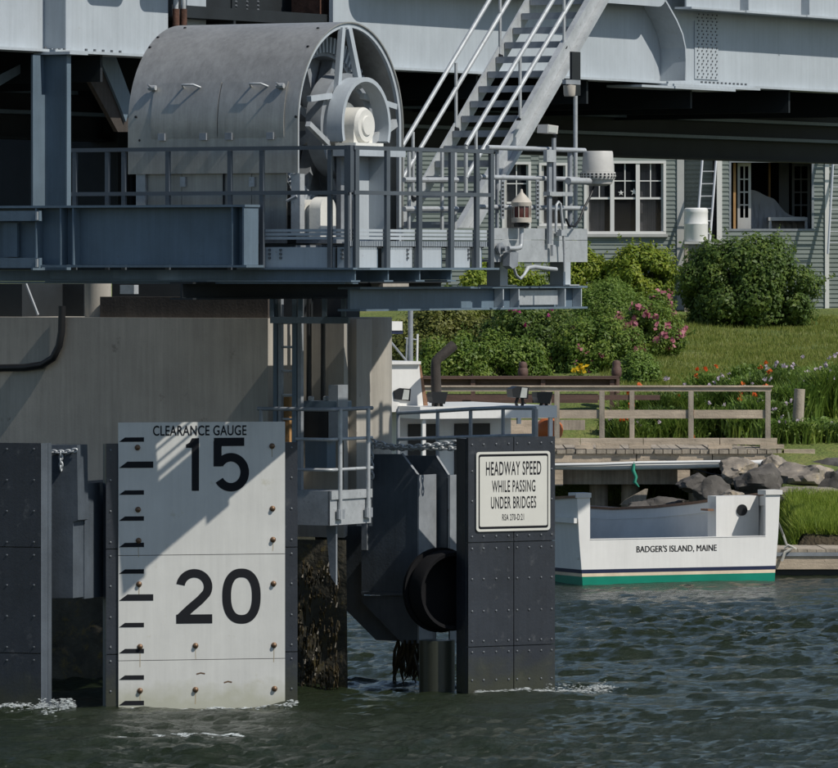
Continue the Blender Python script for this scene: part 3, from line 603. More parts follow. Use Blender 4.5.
for fr, xt, xm, posts in ((SR, 553, 572, ((520, 54), (564, -20), (476, 128))), (SLf, 489.5, 509, ((456, 63), (500, -10), (413, 132)))):
    for x0, nm, yb in ((xt, 'handrail', 146), (xm, 'middle_rail', 178)):
        MB().tube([fr.pt(x0 - 0.597 * yb, yb), fr.pt(x0 + 0.597 * 45, -45)], 0.028, 10).build(nm, GALV, stair, smooth=40)
    MB().tube([fr.pt(xt - 0.597 * 146, 146), fr.pt(xt - 0.597 * 146, 196)], 0.024, 8).build('newel', GALV, stair, smooth=40)
    for x, y in posts:
        MB().tube([fr.pt(x, y), fr.pt(x, y + 66)], 0.02, 8).build('baluster', GALV, stair, smooth=40)
        MB().tube([fr.pt(x - 1.5, y + 66), fr.pt(x + 1.5, y + 67)], 0.03, 8).build('baluster_foot', BLACK, stair)

# ------------------------------------------------------------------ hood with the sheave and its bearing
E2 = C0 - ndir * 1.0 + bdir * 1.7
HF = Fr(0, E2.y, B_DEG - 90, X0=E2.x)
zc = HF.z(352, 126); RA = HF.z(352, 22) - zc
LH = -HF.s(128, RA); zlow = HF.z(300, 173, RA); zdk = zD
hood = thing('sheave_hood', HF.P(-LH / 2, 0, zdk), 'weathered grey sheet steel barrel hood over the lifting sheave', 'machine hood')
def arch(r, t0, t1, n):                           # angle 0 = camera side (+w), 90 = top
    return [(r * math.cos(R(t0 + (t1 - t0) * k / n)), zc + r * math.sin(R(t0 + (t1 - t0) * k / n))) for k in range(n + 1)]
def shell(prof_o, prof_i, s0, s1, name, mat, par):
    n = len(prof_o); mb = MB(); P = HF.P
    vs = [P(s0, w, z) for w, z in prof_o] + [P(s1, w, z) for w, z in prof_o] + [P(s0, w, z) for w, z in prof_i] + [P(s1, w, z) for w, z in prof_i]
    fs = []
    for i in range(n - 1):
        fs += [(i, i + 1, n + i + 1, n + i), (2 * n + i, 3 * n + i, 3 * n + i + 1, 2 * n + i + 1), (i, 2 * n + i, 2 * n + i + 1, i + 1), (n + i, n + i + 1, 3 * n + i + 1, 3 * n + i)]
    fs += [(0, n, 3 * n, 2 * n), (n - 1, 3 * n - 1, 4 * n - 1, 2 * n - 1)]
    return mb.add(vs, fs).build(name, mat, par, smooth=35)
def hoodprof(r): return [(r, zlow)] + arch(r, 0, 180, 48) + [(-r, zdk)]
shell(hoodprof(RA), hoodprof(RA - 0.015), -LH, 0, 'shell', HOOD, hood)
shell([(RA - 0.017, zlow)] + arch(RA - 0.017, 0, 180, 48) + [(-RA + 0.017, zdk)], [(RA - 0.065, zlow)] + arch(RA - 0.065, 0, 180, 48) + [(-RA + 0.065, zdk)], -0.06, -0.02, 'rim_angle', STEEL, hood)
MB().prism(HF, [(0, 0), (0, 0), (0, 0)], 0, 0) if False else None
n = 48; prof = [(RA - 0.02, zdk)] + arch(RA - 0.02, 0, 180, n) + [(-RA + 0.02, zdk)]
MB().add([HF.P(-LH + 0.02, w, z) for w, z in prof], [tuple(range(len(prof)))]).build('back_plate', DECK_D, hood)
MB().add([HF.P(-1.0, w, z) for w, z in prof], [tuple(range(len(prof)))]).build('inner_screen', DECK_D, hood)
tA, tB = -7, 24
for x0, x1 in ((151.5, 217.5), (218.5, 284)):
    shell(arch(RA + 0.014, tA, tB, 10), arch(RA + 0.002, tA, tB, 10), HF.s(x0, RA), HF.s(x1, RA), 'hatch_door', HOOD, hood)
def hp(x, t, dr): return HF.P(HF.s(x, RA * math.cos(R(t))), (RA + dr) * math.cos(R(t)), zc + (RA + dr) * math.sin(R(t)))
for x in (192, 259.5):
    MB().tube([hp(x - 8, 21, 0.012), hp(x - 5.5, 21, 0.10), hp(x + 5.5, 21, 0.10), hp(x + 9, 21, 0.012)], 0.013, 8).build('handle', GALV, hood, smooth=50)
for x in (154, 282):
    MB().tube([hp(x - 3, 20.5, 0.05), hp(x + 4, 20.5, 0.05)], 0.03, 8).build('latch', GALV, hood); MB().tube([hp(x, 20.5, 0.0), hp(x, 20.5, 0.14)], 0.012, 6).build('latch_pin', GALV_D, hood)
for x in (162.5, 204, 229.5, 271):
    p = HF.s(x, RA); MB().box(HF, p - 0.045, p + 0.045, RA - 0.002, RA + 0.03, zc - 0.17, zc - 0.09).build('hinge', GALV_D, hood)
for x0, x1 in ((147, 181), (181.5, 251), (251.5, 286)):
    MB().box(HF, HF.s(x0, RA - 0.05), HF.s(x1, RA - 0.05), RA - 0.08, RA - 0.06, zD, zlow + 0.03).build('lower_panel', HOOD, hood)
for x, y in ((182.5, 182), (251.5, 182), (252, 213)):
    MB().pbox(HF.off(0, RA - 0.06), x - 2.5, y - 5, x + 2.5, y + 5, 0.0, 0.03).build('hinge', GALV, hood)
for x0, x1 in ((136, 145), (291, 300)):
    MB().pbox(HF.off(0, RA - 0.02), x0, 174, x1, 235, -0.1, 0.0).build('foot_post', GALV, hood)
mb = MB()
for x, t in ((150, 50), (158, 60), (136, 5), (308, 48), (185, 74), (296, 4), (318, 68), (140, -8)):
    mb.lathe(hp(x, t, 0), [(0.018, -0.01), (0.016, 0.012), (0, 0.014)], 6, Vector((*HF.n, 0)))
mb.build('shell_bolts', BLACK, hood, kind='stuff')
MB().tube([HF.pt(297, 196, RA - 0.02), HF.pt(287, 201, RA - 0.02)], 0.018, 6).build('valve_pipe', GALV, hood)
# sheave
sh = thing('cable_sheave', HF.P(-0.5, 0, zc - 1.05), 'grooved steel sheave wheel inside the open end of the hood', 'wheel')
ax = Vector((*HF.d, 0)); cc = HF.P(0, 0, zc)
MB().lathe(cc, [(0.80, -0.75), (1.03, -0.75), (1.03, -0.70), (0.99, -0.66), (0.99, -0.44), (1.03, -0.40), (1.03, -0.36), (0.80, -0.36), (0.80, -0.75)], 64, ax).build('rim', GALV_D, sh, smooth=30)
mb = MB()
for k in range(72):
    t = k * 2 * math.pi / 72; u = Vector((*HF.n, 0)) * math.cos(t) + Vector((0, 0, 1)) * math.sin(t); v = ax.cross(u)
    p = cc + u * 0.93 + ax * (-0.35); mb.hexa([p + u * a_ + v * b_ + ax * c_ for c_ in (0, 0.03) for a_, b_ in ((-0.09, -0.018), (0.09, -0.018), (0.09, 0.018), (-0.09, 0.018))])
mb.build('rim_teeth', STEEL, sh, kind='stuff')
MB().lathe(cc, [(0, -0.62), (0.80, -0.62), (0.80, -0.58), (0, -0.58)], 48, ax).build('disc', GALV_D, sh, smooth=30)
MB().lathe(cc, [(0, -0.75), (0.26, -0.75), (0.26, -0.1), (0, -0.1)], 28, ax).build('hub', CASTW, sh, smooth=30)
for k in range(8):
    t = R(22 + k * 45); u = Vector((*HF.n, 0)) * math.cos(t) + Vector((0, 0, 1)) * math.sin(t); v = ax.cross(u); p = cc + ax * -0.5
    MB().hexa([p + u * a_ + v * b_ + ax * c_ for c_ in (-0.05, 0.1) for a_, b_ in ((0.24, -0.05), (0.81, -0.035), (0.81, 0.035), (0.24, 0.05))]).build('spoke', GALV_D, sh)
# radial frame bars at the open end, each bolted to the hood rim
def bar(x0, y0, x1, y1, sa, hw, mat=STEEL):
    f2 = Fr(0, HF.P(sa, 0, 0).y, B_DEG, X0=HF.P(sa, 0, 0).x)      # plane of the open end
    a, b2 = Vector(f2.sz(x0, y0)), Vector(f2.sz(x1, y1)); t = (b2 - a).normalized(); q = Vector((-t.y, t.x)) * hw
    return MB().prism(f2, [tuple(a - q), tuple(b2 - q), tuple(b2 + q), tuple(a + q)], -0.03, 0.03).build('end_frame_bar', mat, hood)
bar(337, 92, 342, 28, -0.02, 0.034); bar(360, 88, 348, 28, -0.02, 0.038); bar(362, 96, 395, 107, -0.02, 0.032); bar(309, 99, 330, 96, -0.02, 0.032)
bar(368, 143, 395, 123, 0.05, 0.045, GALV); bar(308, 124, 327, 143, 0.05, 0.03, GALV)
# bearing
bg = thing('bearing_housing', HF.P(0.2, 0, HF.z(352, 156)), 'white cast bearing housing on a steel pedestal at the open hood end', 'bearing')
MB().lathe(cc, [(0.50, 0.0), (0.55, 0.0), (0.55, 0.20), (0.50, 0.20), (0.50, 0.0)], 48, ax, arc=(R(-200), R(20))).build('guard_ring', STEEL, bg, smooth=30)
MB().lathe(cc, [(0.44, -0.25), (0.60, -0.25), (0.60, -0.05), (0.44, -0.05), (0.44, -0.25)], 48, ax).build('inner_ring', GALV_D, bg, smooth=30)
MB().lathe(cc, [(0.0, -0.1), (0.21, -0.1), (0.21, 0.16), (0.185, 0.20), (0, 0.20)], 40, ax).build('cap', CASTW, bg, smooth=30)
MB().lathe(cc, [(0.0, 0.202), (0.115, 0.202), (0.105, 0.22), (0.0, 0.22)], 32, ax).build('cover_disc', CASTW, bg, smooth=30)
MB().lathe(cc, [(0.0, -0.14), (0.27, -0.14), (0.27, -0.06), (0, -0.06)], 40, ax).build('seal_ring', CASTW, bg, smooth=30)
zb_, zp = HF.z(355, 143), HF.z(355, 147)
f2 = Fr(0, HF.P(0, 0, 0).y, B_DEG, X0=HF.P(0, 0, 0).x)
MB().box(f2, -0.21, 0.21, 0.0, 0.155, zb_, zc).build('body', CASTW, bg); MB().box(f2, -0.31, 0.31, -0.03, 0.24, zp, zb_ - 0.002).build('foot', CASTW, bg)
MB().box(f2, -0.42, 0.66, -0.05, 0.33, zp - 0.11, zp - 0.002).build('support_beam', STEEL, bg)
MB().box(f2, -0.06, 0.24, 0.05, 0.09, zD, zp - 0.112).build('pedestal_web', STEEL, bg); MB().box(f2, 0.242, 0.27, -0.05, 0.3, zD, zp - 0.112).build('pedestal_flange', STEEL, bg); MB().box(f2, -0.3, -0.062, -0.02, 0.04, zD, zp - 0.112).build('pedestal_web', GALV_D, bg)
mt = thing('gear_motor', HF.P(0.15, 0.5, zD), 'rounded white gear motor at the foot of the hood', 'motor')
m2 = HF.off(0, 0.85)
p0 = m2.pt(303, 214); mf = Fr(0, p0.y, B_DEG, X0=p0.x)
zq0 = zD + 0.06; zq1 = m2.z(315, 197)
def archp(hw, za, zb): return [(-hw, za), (hw, za)] + [(hw * math.cos(R(t)), zb - hw * 0.8 + hw * 0.8 * math.sin(R(t))) for t in range(0, 181, 15)]
MB().prism(mf, archp(0.15, zq0, zq1 - 0.03), 0.0, 0.11).build('coupling', CASTW, mt, smooth=40)
MB().prism(mf, archp(0.11, zq0, zq1 - 0.09), 0.112, 0.18).build('neck', CASTW, mt, smooth=40)
MB().prism(mf, archp(0.17, zq0, zq1), 0.182, 0.33).build('casing', CASTW, mt, smooth=40)
MB().box(HF, HF.s(303, 0.85), HF.s(303, 0.85) + 0.42, 0.7, 1.0, zD, zD + 0.06).build('foot_plate', GALV_D, mt)
topmesh(MB().pbox(PR_.off(0, -0.9), 373, 198, 384, 208, -0.2, 0), 'control_box', GALV, 'small grey control box with round knobs behind the railing', 'box')

# ------------------------------------------------------------------ pier
ZCT, ZCB = PW.z(200, 318), PW.z(200, 537)
pier = thing('bridge_pier', PW.P(PW.s(150), -1, -2.5), 'round nosed concrete bridge pier with dark tidal stains at its foot', 'bridge pier')
def plan(pts, z0, z1):
    n = len(pts); v = [PW.P(s, w, z0) for s, w in pts] + [PW.P(s, w, z1) for s, w in pts]
    return MB().add(v, [tuple(range(n - 1, -1, -1)), tuple(range(n, 2 * n))] + [(i, (i + 1) % n, (i + 1) % n + n, i + n) for i in range(n)])
sA, sBq, sCq = PW.s(-90), PW.s(268), PW.s(340)
plan([(sA, 0), (sBq, 0), (sBq, -0.7), (PW.s(344, -0.7), -0.7), (PW.s(352, -1.8), -1.8), (PW.s(345, -2.4), -2.4), (sA, -3.2)], ZCB, ZCT).build('cap', CONC, pier)
cp = PW.off(PW.s(360, -1.9), -1.9).o
MB().lathe(Vector((cp.x, cp.y, ZCB)), [(0, 0), (0.385, 0), (0.385, ZCT - ZCB), (0, ZCT - ZCB)], 40).build('nose_column', CONC, pier, smooth=40)
MB().pbox(PW.off(0, -1.3), 345.5, 319, 356.5, 537, -0.4, 0).build('pilaster', CONC, pier)
for z in (PW.z(150, 372), PW.z(150, 452)):
    pass
# rough tidal shaft
ss = np.linspace(sA, PW.s(341), 46); zs = np.linspace(-2.4, ZCB - 0.004, 34); v = []; f = []
for j, z in enumerate(zs):
    for i, s in enumerate(ss):
        nz = mnoise.fractal(Vector((s * 2.1, z * 2.1, 3.0)), 1.0, 2.0, 5) * 0.10
        k = max(0, (ZCB - z)) * 0.03
        v.append(PW.P(s + (k if i == len(ss) - 1 else 0) + nz * 0.6, -0.12 + nz + k, z))
for j in range(len(zs) - 1):
    for i in range(len(ss) - 1): a = j * len(ss) + i; f.append((a, a + 1, a + len(ss) + 1, a + len(ss)))
v += [PW.P(PW.s(325, -1.4), -1.4, -2.4), PW.P(PW.s(315, -1.4), -1.4, ZCB - 0.004)]; e = len(ss) - 1
for j in range(len(zs) - 1):
    b0, t0 = e + j * len(ss), e + (j + 1) * len(ss)
f.append(tuple([e + j * len(ss) for j in range(len(zs))] + [len(v) - 1, len(v) - 2]))
MB().add(v, f).build('shaft', TIDE, pier, smooth=50)
# bearings and blocks between pier top and platform
bl = PW.off(0, -0.35)
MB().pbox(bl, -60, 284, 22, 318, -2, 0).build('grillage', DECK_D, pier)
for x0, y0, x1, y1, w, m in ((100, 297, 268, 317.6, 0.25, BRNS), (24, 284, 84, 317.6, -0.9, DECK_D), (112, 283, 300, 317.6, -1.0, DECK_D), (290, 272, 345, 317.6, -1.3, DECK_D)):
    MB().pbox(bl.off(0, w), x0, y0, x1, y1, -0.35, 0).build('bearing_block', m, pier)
MB().lathe(bl.pt(98, 304), [(0, -0.17), (0.16, -0.17), (0.16, 0.26), (0, 0.26)], 24).build('bearing_post', CONC, pier, smooth=40)
MB().pbox(bl.off(0, 0.2), 120, 285, 134, 294, -0.1, 0).build('bracket', GALV, pier)
MB().tube([bl.off(0, 0.3).pt(26, 284), bl.off(0, 0.3).pt(38, 315)], 0.018, 6).build('brace_rod', GALV_D, pier)
MB().pbox(PW.off(0, 0.10), 326, 283.5, 383, 289.5, -0.6, 0).build('bearing_plate', CONC, pier)
wf = PW.off(0, 0.06)
topmesh(MB().tube([wf.pt(62, 306), wf.pt(61.5, 332), wf.pt(59, 346), wf.pt(53, 358), wf.pt(42, 365), wf.pt(25, 367.5), wf.pt(-40, 369)], 0.045, 10), 'wall_conduit', BLACK, 'dark bent conduit running along the concrete pier wall', 'conduit', smooth=50)

# ------------------------------------------------------------------ access ladder, landing and gear in the pier recess
LADF = PW.off(0, 0.22)
lad = thing('access_ladder', LADF.pt(288, 505), 'caged steel ladder dropping from the platform to the small landing', 'ladder')
for x0, x1, nm in ((273, 277, 'frame_post'), (278, 281, 'stile'), (292, 296.5, 'frame_post'), (297.5, 301, 'stile')):
    MB().pbox(LADF, x0, 290, x1, 500, -0.06, 0).build(nm, STEEL_D if nm == 'frame_post' else GALV_D, lad)
rung = None
for y in range(323, 500, 24):
    a, c = LADF.pt(281, y, -0.03), LADF.pt(297.4, y, -0.03)
    c.z = a.z
    if rung is None: rung = MB().tube([a, c], 0.014, 8).build('rung', GALV, lad); a0r = a
    else: copies(rung, lad, [a - a0r])
for y0, y1 in ((290, 297), (317, 323.5)):
    MB().pbox(LADF.off(0, 0.05), 270, y0, 348, y1, -0.04, 0).build('cage_beam', STEEL_D, lad)
for x in (271.5, 300, 324, 343):
    MB().pbox(LADF.off(0, 0.04), x - 2, 297.3, x + 2, 316.7, -0.03, 0).build('cage_post', STEEL_D, lad)
rp = PW.off(0, -0.45)
for x, r in ((309, 0.032), (323, 0.03)):
    topmesh(MB().tube([rp.pt(x, 290), rp.pt(x, 470)], r, 10), 'riser_pipe', BLACK, 'dark vertical riser pipe in the pier recess', 'pipe', 'riser pipes in the pier recess', smooth=40)
topmesh(MB().pbox(PW.off(0, 0.12), 282.5, 397, 289.5, 470, -0.05, 0), 'timber_plank', TANW, 'raw orange timber plank standing behind the ladder', 'plank')
pm = thing('pump_unit', PW.off(0, -0.1).pt(320, 468), 'dark machinery unit with small tanks behind the landing rails', 'pump')
MB().pbox(PW.off(0, -0.1), 304, 408, 328, 440, -0.3, 0).build('body', BLACK, pm)
MB().pbox(PW.off(0, -0.1), 328.5, 385, 338, 440, -0.2, 0.03).build('side_bracket', GALV_D, pm)
MB().pbox(PW.off(0, -0.1), 303, 401, 336, 407.6, -0.32, 0.04).build('lid', STEEL_D, pm)
for x in (311, 326): MB().lathe(PW.off(0, -0.25).pt(x, 402), [(0, 0), (0.035, 0), (0.035, 0.06), (0.02, 0.07), (0, 0.07)], 12).build('valve', GALV, pm)
MB().pbox(PW.off(0, -0.1), 305, 440.3, 327, 470, -0.25, -0.05).build('base', STEEL_D, pm)

LR = Fr(330, 75.2, B_DEG); LL = Fr(330, 75.2, B_DEG - 90)
lnd = thing('landing', LR.P(0, 0, LR.z(330, 525)), 'small galvanised landing with pipe guard rails beside the gauge', 'landing')
z1, z0 = LR.z(330, 491), LR.z(330, 525.5)
MB().box(LR, 0, LR.s(371), -0.03, 0, z0, z1).build('skirt_plate', GALV, lnd); MB().box(LR, 0.002, LR.s(371), 0.001, 0.02, z1 - 0.1, z1).build('skirt_lip', GALV, lnd)
MB().box(LL, LL.s(290), -0.002, -0.03, 0, z0, z1).build('skirt_plate', GALV, lnd); MB().box(LR, 0.01, LR.s(371) - 0.01, -0.8, -0.032, z1 - 0.06, z1 - 0.02).build('deck', GALV_D, lnd)
zr = [LR.z(331, y) for y in (409.5, 439.5, 470)]
for i, z in enumerate(zr):
    MB().tube([LL.P(LL.s(258 if i == 0 else 296), 0, z), LL.P(-0.06, 0, z), LL.P(-0.01, -0.03, z), LR.P(0.06, 0, z), LR.P(LR.s(372), 0, z)], 0.024 if i == 0 else 0.02, 10).build('guard_rail', GALV_D if i == 0 else GALV, lnd, smooth=60)
for x in (338, 366):
    s = LR.s(x); MB().tube([LR.P(s, 0.03, z0 + 0.06), LR.P(s, 0.03, zr[0])], 0.026, 10).build('stanchion', GALV, lnd, smooth=40)
    MB().box(LR, s - 0.07, s + 0.07, 0.022, 0.05, z0 + 0.07, z0 + 0.18).build('post_clamp', GALV_D, lnd)
s = LL.s(261); MB().tube([LL.P(s, 0, zr[0]), LL.P(s, 0, zr[0] - 0.55)], 0.022, 8).build('stanchion', GALV_D, lnd, smooth=40)
MB().pprism(LL.off(0, -0.3), [(326, 526), (336, 526), (336, 585), (330, 575)], -0.03, 0).build('knee_brace', GALV_D, lnd)

# ------------------------------------------------------------------ fenders
def rivets(fr, pts, w, r=0.013):
    mb = MB()
    for x, y in pts:
        s, z = fr.sz(x, y, w); mb.lathe(fr.P(s, w, z), [(r, -0.002), (r * 0.9, r * 0.7), (0, r)], 6, Vector((*fr.n, 0)))
    return mb
gf = thing('pier_fender', PB.P(1, -0.1, -2), 'black plastic faced pier fender that carries the white clearance gauge', 'fender')
rowsG = [(443, 547.5), (548.5, 652.5), (653.5, 860)]
for y0, y1 in rowsG:
    MB().box(PB, PB.s(106), PB.s(297.5), -0.06, 0, PB.z(200, y1), PB.z(200, y0)).build('facing_panel', PLAST, gf)
MB().box(PB, PB.s(108), PB.s(296), -0.30, -0.062, -2.5, PB.z(200, 444)).build('core', PLAST_G, gf)
pts = []
for y in (449, 479, 510, 541, 555, 585, 616, 646, 660, 690):
    pts += [(110.5, y + 1.2), (291.5, y - 1.5)]
rivets(PB, pts, 0).build('rivets', RIVET, gf, kind='stuff')
MB().box(PB, 0.3, 0.5, -1.3, -0.302, 1.0, 2.4).build('mounting_arm', PLAST_G, gf)
gb = thing('clearance_gauge', PB.P(PB.s(202), 0.02, 0), 'tall white clearance gauge board with black marks 15 and 20', 'gauge board')
for y0, y1 in ((422, 554.2), (554.8, 659), (659.6, 790)):
    MB().box(PB, 0.0, PB.s(284.5), 0.003, 0.028, PB.z(202, y1), PB.z(202, y0)).build('board_sheet', BOARDW, gb)
WP = 0.031
def sheet(fr, poly, w, name, mat, par, t=0.002): return MB().prism(fr, [fr.sz(x, y, w) for x, y in poly], w - t, w).build(name, mat, par)
for yc, lg in ((439.7, 0), (464.8, 1), (492.6, 0), (518.6, 0), (545, 0), (571.5, 0), (597.5, 1), (625, 0), (651, 0), (677.5, 0), (703, 0)):
    h, xr, xa = (3.2, 153.3, 127.5) if lg else (2.25, 144, 125)
    yo = 0.9
    sheet(PB, [(119, yc + h), (xr, yc + h - 0.2), (xr, yc - h - 0.2), (xa, yc - h)], WP, 'gauge_mark', PRINT, gb)
def ribbon(fr, pts, hw, w, name, mat, par, closed=False):
    n = len(pts); P2d = [Vector(p) for p in pts]; v = []; f = []
    for i in range(n):
        a = P2d[(i - 1) % n] if closed or i > 0 else P2d[i]; b2 = P2d[(i + 1) % n] if closed or i < n - 1 else P2d[i]
        t = (b2 - a).normalized(); q = Vector((-t.y, t.x)) * hw
        for c in (P2d[i] - q, P2d[i] + q): s, z = fr.sz(c.x, c.y, w); v.append(fr.P(s, w, z))
    for i in range(n if closed else n - 1): j = (i + 1) % n; f.append((2 * i, 2 * i + 1, 2 * j + 1, 2 * j))
    return MB().add(v, f).build(name, mat, par)
sk = -0.012                                       # the rows climb a little to the right
def K(pts): return pts
sheet(PB, [(186, 447.8), (186, 444.6), (189.5, 442.6), (192, 438.2), (199, 438), (199, 490.8), (191.8, 490.8), (191.8, 447.8)][::-1], WP, 'numeral_one', PRINT, gb)
five = [(240.8, 0)]
ribbon(PB, [(214, 442), (244.3, 441.7)], 4.2, WP, 'numeral_five', PRINT, gb)
ribbon(PB, [(217.6, 441), (217.6, 466.4)], 4.0, WP + 0.0005, 'numeral_five_stem', PRINT, gb)
ribbon(PB, [(231 + 13.8 * math.cos(R(t)), 472.2 - 15.0 * math.sin(R(t))) for t in np.linspace(148, -148, 40)], 4.3, WP + 0.001, 'numeral_five_bowl', PRINT, gb)
ribbon(PB, [(194.3 + 13.8 * math.cos(R(t)), 586.6 - 13.4 * math.sin(R(t))) for t in np.linspace(172, -30, 30)] + [(200, 600), (190, 608.5), (180.5, 617.5)], 4.3, WP, 'numeral_two', PRINT, gb)
ribbon(PB, [(176.3, 619), (212.3, 618.6)], 4.5, WP + 0.0008, 'numeral_two_base', PRINT, gb)
ribbon(PB, [(241.5 + 14.8 * (abs(math.cos(t)) ** 0.85) * np.sign(math.cos(t)), 596 - 23.2 * (abs(math.sin(t)) ** 0.85) * np.sign(math.sin(t))) for t in np.linspace(0, 2 * math.pi, 61)[:-1]], 4.4, WP, 'numeral_zero', PRINT, gb, closed=True)
def text_on(fr, txt, x0, y0, x1, y1, w, name, mat, par, fat=0.012, space=1.0):
    cu = bpy.data.curves.new(name, 'FONT'); cu.body = txt; cu.fill_mode = 'FRONT'; cu.offset = fat; cu.space_character = space; cu.resolution_u = 5
    ob = bpy.data.objects.new(name, cu); COL.objects.link(ob); dg = bpy.context.evaluated_depsgraph_get(); dg.update()
    me = bpy.data.meshes.new_from_object(ob.evaluated_get(dg)); bpy.data.objects.remove(ob)
    vs = [v.co.copy() for v in me.vertices]; fs = [tuple(p.vertices) for p in me.polygons]; bpy.data.meshes.remove(me)
    ax0, ax1 = min(v.x for v in vs), max(v.x for v in vs); ay0, ay1 = min(v.y for v in vs), max(v.y for v in vs)
    s0, s1 = fr.s(x0, w), fr.s(x1, w); m = (x0 + x1) / 2; z1, z0 = fr.z(m, y0, w), fr.z(m, y1, w)
    out = [fr.P(s0 + (v.x - ax0) / (ax1 - ax0) * (s1 - s0), w, z0 + (v.y - ay0) / (ay1 - ay0) * (z1 - z0)) for v in vs]
    return MB().add(out, fs).build(name, mat, par)
text_on(PB, 'CLEARANCE GAUGE', 153, 425.4, 246.5, 435.6, WP, 'lettering', PRINT, gb, 0.014, 1.05)
bolt = None
for x, y in ((137.5, 447.5), (272, 446), (138, 509.5), (272.5, 508.5), (138.5, 540.5), (273, 539.5), (139, 584), (273.5, 583.5), (140, 646.5), (195.5, 645.5), (274, 645), (140, 690.5), (195.5, 689.5), (274.5, 688.5)):
    s, z = PB.sz(x, y, 0.028); p = PB.P(s, 0.028, z)
    if bolt is None:
        bolt = MB().lathe(p, [(0.033, 0), (0.033, 0.008), (0.024, 0.012), (0.022, 0.034), (0.01, 0.042), (0, 0.043)], 12, Vector((*PB.n, 0))).build('bolt', BOLT, gb, smooth=40); bp0 = p
    else: copies(bolt, gb, [p - bp0])
RUN = pmat('rust_run', (0.36, 0.30, 0.20), 0.7, var=0.2, bump=0)
rq = random.Random(8)
for x, y, l in ((138.4, 545, 12), (273, 543, 8), (139, 588, 9), (140, 651, 16), (195.5, 650, 9), (274, 649, 13), (140, 695, 10), (195.5, 694, 10), (272, 450, 7)):
    ribbon(PB, [(x + rq.uniform(-0.2, 0.2), y - 3), (x, y + l * 0.5), (x + rq.uniform(-0.4, 0.4), y + l)], rq.uniform(0.28, 0.5), WP - 0.002, 'rust_run', RUN, gb)
for x0, x1, y in ((196.5, 205, 674), (224, 232, 682.5)):
    ribbon(PB, [(x0, y), ((x0 + x1) / 2, y - 1.2), (x1, y - 0.4)], 0.7, WP - 0.001, 'scrape_mark', BOLT, gb)

sf = thing('pier_fender', PF.P(0.5, -0.1, -2), 'dark riveted fender of square panels that carries the headway speed sign', 'fender')
rowsS = [(437, 541), (542, 645), (646, 860)]; colsS = [(468.3, 513.4), (514.2, 555)]
for y0, y1 in rowsS:
    z1, z0 = PF.z(512, y0), PF.z(512, y1)
    for xa, xb in colsS:
        MB().box(PF, PF.s(xa), PF.s(xb), -0.045, 0, z0, z1).build('facing_panel', PLAST, sf)
MB().box(PF, PF.s(468) + 0.003, PF.s(554), -0.26, -0.047, -2.5, PF.z(512, 438)).build('core', PLAST_G, sf)
MB().box(PF, PF.s(468) - 0.002, PF.s(468) + 0.001, -0.258, -0.05, -2.5, PF.z(512, 438)).build('side_facing', PLAST, sf)
pts = []
for y in (443.5, 470, 500, 535.5, 547.5, 578, 610, 640, 651, 679):
    for x in (472, 483.5, 496, 508.5, 517, 529, 541, 551.5):
        if 446 < y < 533 and 474 < x < 551: continue
        pts.append((x, y - (x - 512) * 0.03))
rivets(PF, pts, 0).build('rivets', RIVET, sf, kind='stuff')
sg = thing('speed_sign', PF.P(PF.s(513), 0.02, PF.z(513, 531)), 'white traffic sign with black HEADWAY SPEED lettering on the dark fender', 'sign')
def rrect(x0, y0, x1, y1, r):
    out = []
    for cx, cy, t0 in ((x1 - r, y0 + r, 0), (x0 + r, y0 + r, 90), (x0 + r, y1 - r, 180), (x1 - r, y1 - r, 270)):
        for k in range(6): t = R(t0 + 18 * k); out.append((cx + r * math.cos(t), cy - r * math.sin(t)))
    return out
def plate(fr, x0, y0, x1, y1, r, w, t, name, mat, par):
    m = (x0 + x1) / 2; poly = []
    for x, y in rrect(x0, y0, x1, y1, r):
        s = fr.s(x, w); z = fr.z(m, y, w); poly.append((s, z))
    return MB().prism(fr, poly, w - t, w).build(name, mat, par)
plate(PF, 476.4, 451.5, 550.3, 530.8, 3.0, 0.020, 0.015, 'sign_plate', SIGNW, sg)
plate(PF, 478.6, 453.8, 548.2, 528.4, 2.2, 0.0212, 0.001, 'border', PRINT, sg)
plate(PF, 479.8, 456.2, 547.2, 526.0, 1.4, 0.0224, 0.001, 'sign_face', SIGNW, sg)
for t_, x0, y0, x1, y1 in (('HEADWAY SPEED', 486, 461.2, 541.2, 475.2), ('WHILE PASSING', 492, 480, 535.4, 492), ('UNDER BRIDGES', 491, 496.2, 536.2, 508.4), ('RSA 270-D:21', 502.3, 513.8, 524, 520.3)):
    text_on(PF, t_, x0, y0, x1, y1, 0.0236, 'lettering', PRINT, sg, 0.012, 1.1)

lfp = thing('pier_fender', PLF.P(0.2, -0.1, -2), 'black fender of bolted panels beside the shaded pier wall', 'fender')
for y0, y1 in ((443, 546.5), (547.5, 652.5), (653.5, 860)):
    MB().box(PLF, PLF.s(-70), PLF.s(40.5), -0.06, 0, PLF.z(20, y1), PLF.z(20, y0)).build('facing_panel', PLAST, lfp)
MB().box(PLF, PLF.s(-70), PLF.s(40.5), -0.18, -0.062, -2.5, PLF.z(20, 444)).build('core', PLAST_G, lfp)
MB().add([PLF.P(PLF.s(41), 0.0, PLF.z(20, y)) for y in (443, 860)] + [PLF.P(PLF.s(45), -0.08, PLF.z(20, y)) for y in (860, 443)], [(0, 1, 2, 3)]).build('edge_bevel', PLAST_G, lfp)
MB().box(PLF, PLF.s(41), PLF.s(45.3), -0.18, -0.081, -2.5, PLF.z(20, 443)).build('edge_strip', PLAST_G, lfp)
rivets(PLF, [(x, y) for x in (7, 34) for y in (449, 480, 511, 542, 555, 585, 616, 647, 660)], 0).build('rivets', RIVET, lfp, kind='stuff')
LBK = PLF.off(0, -0.5)
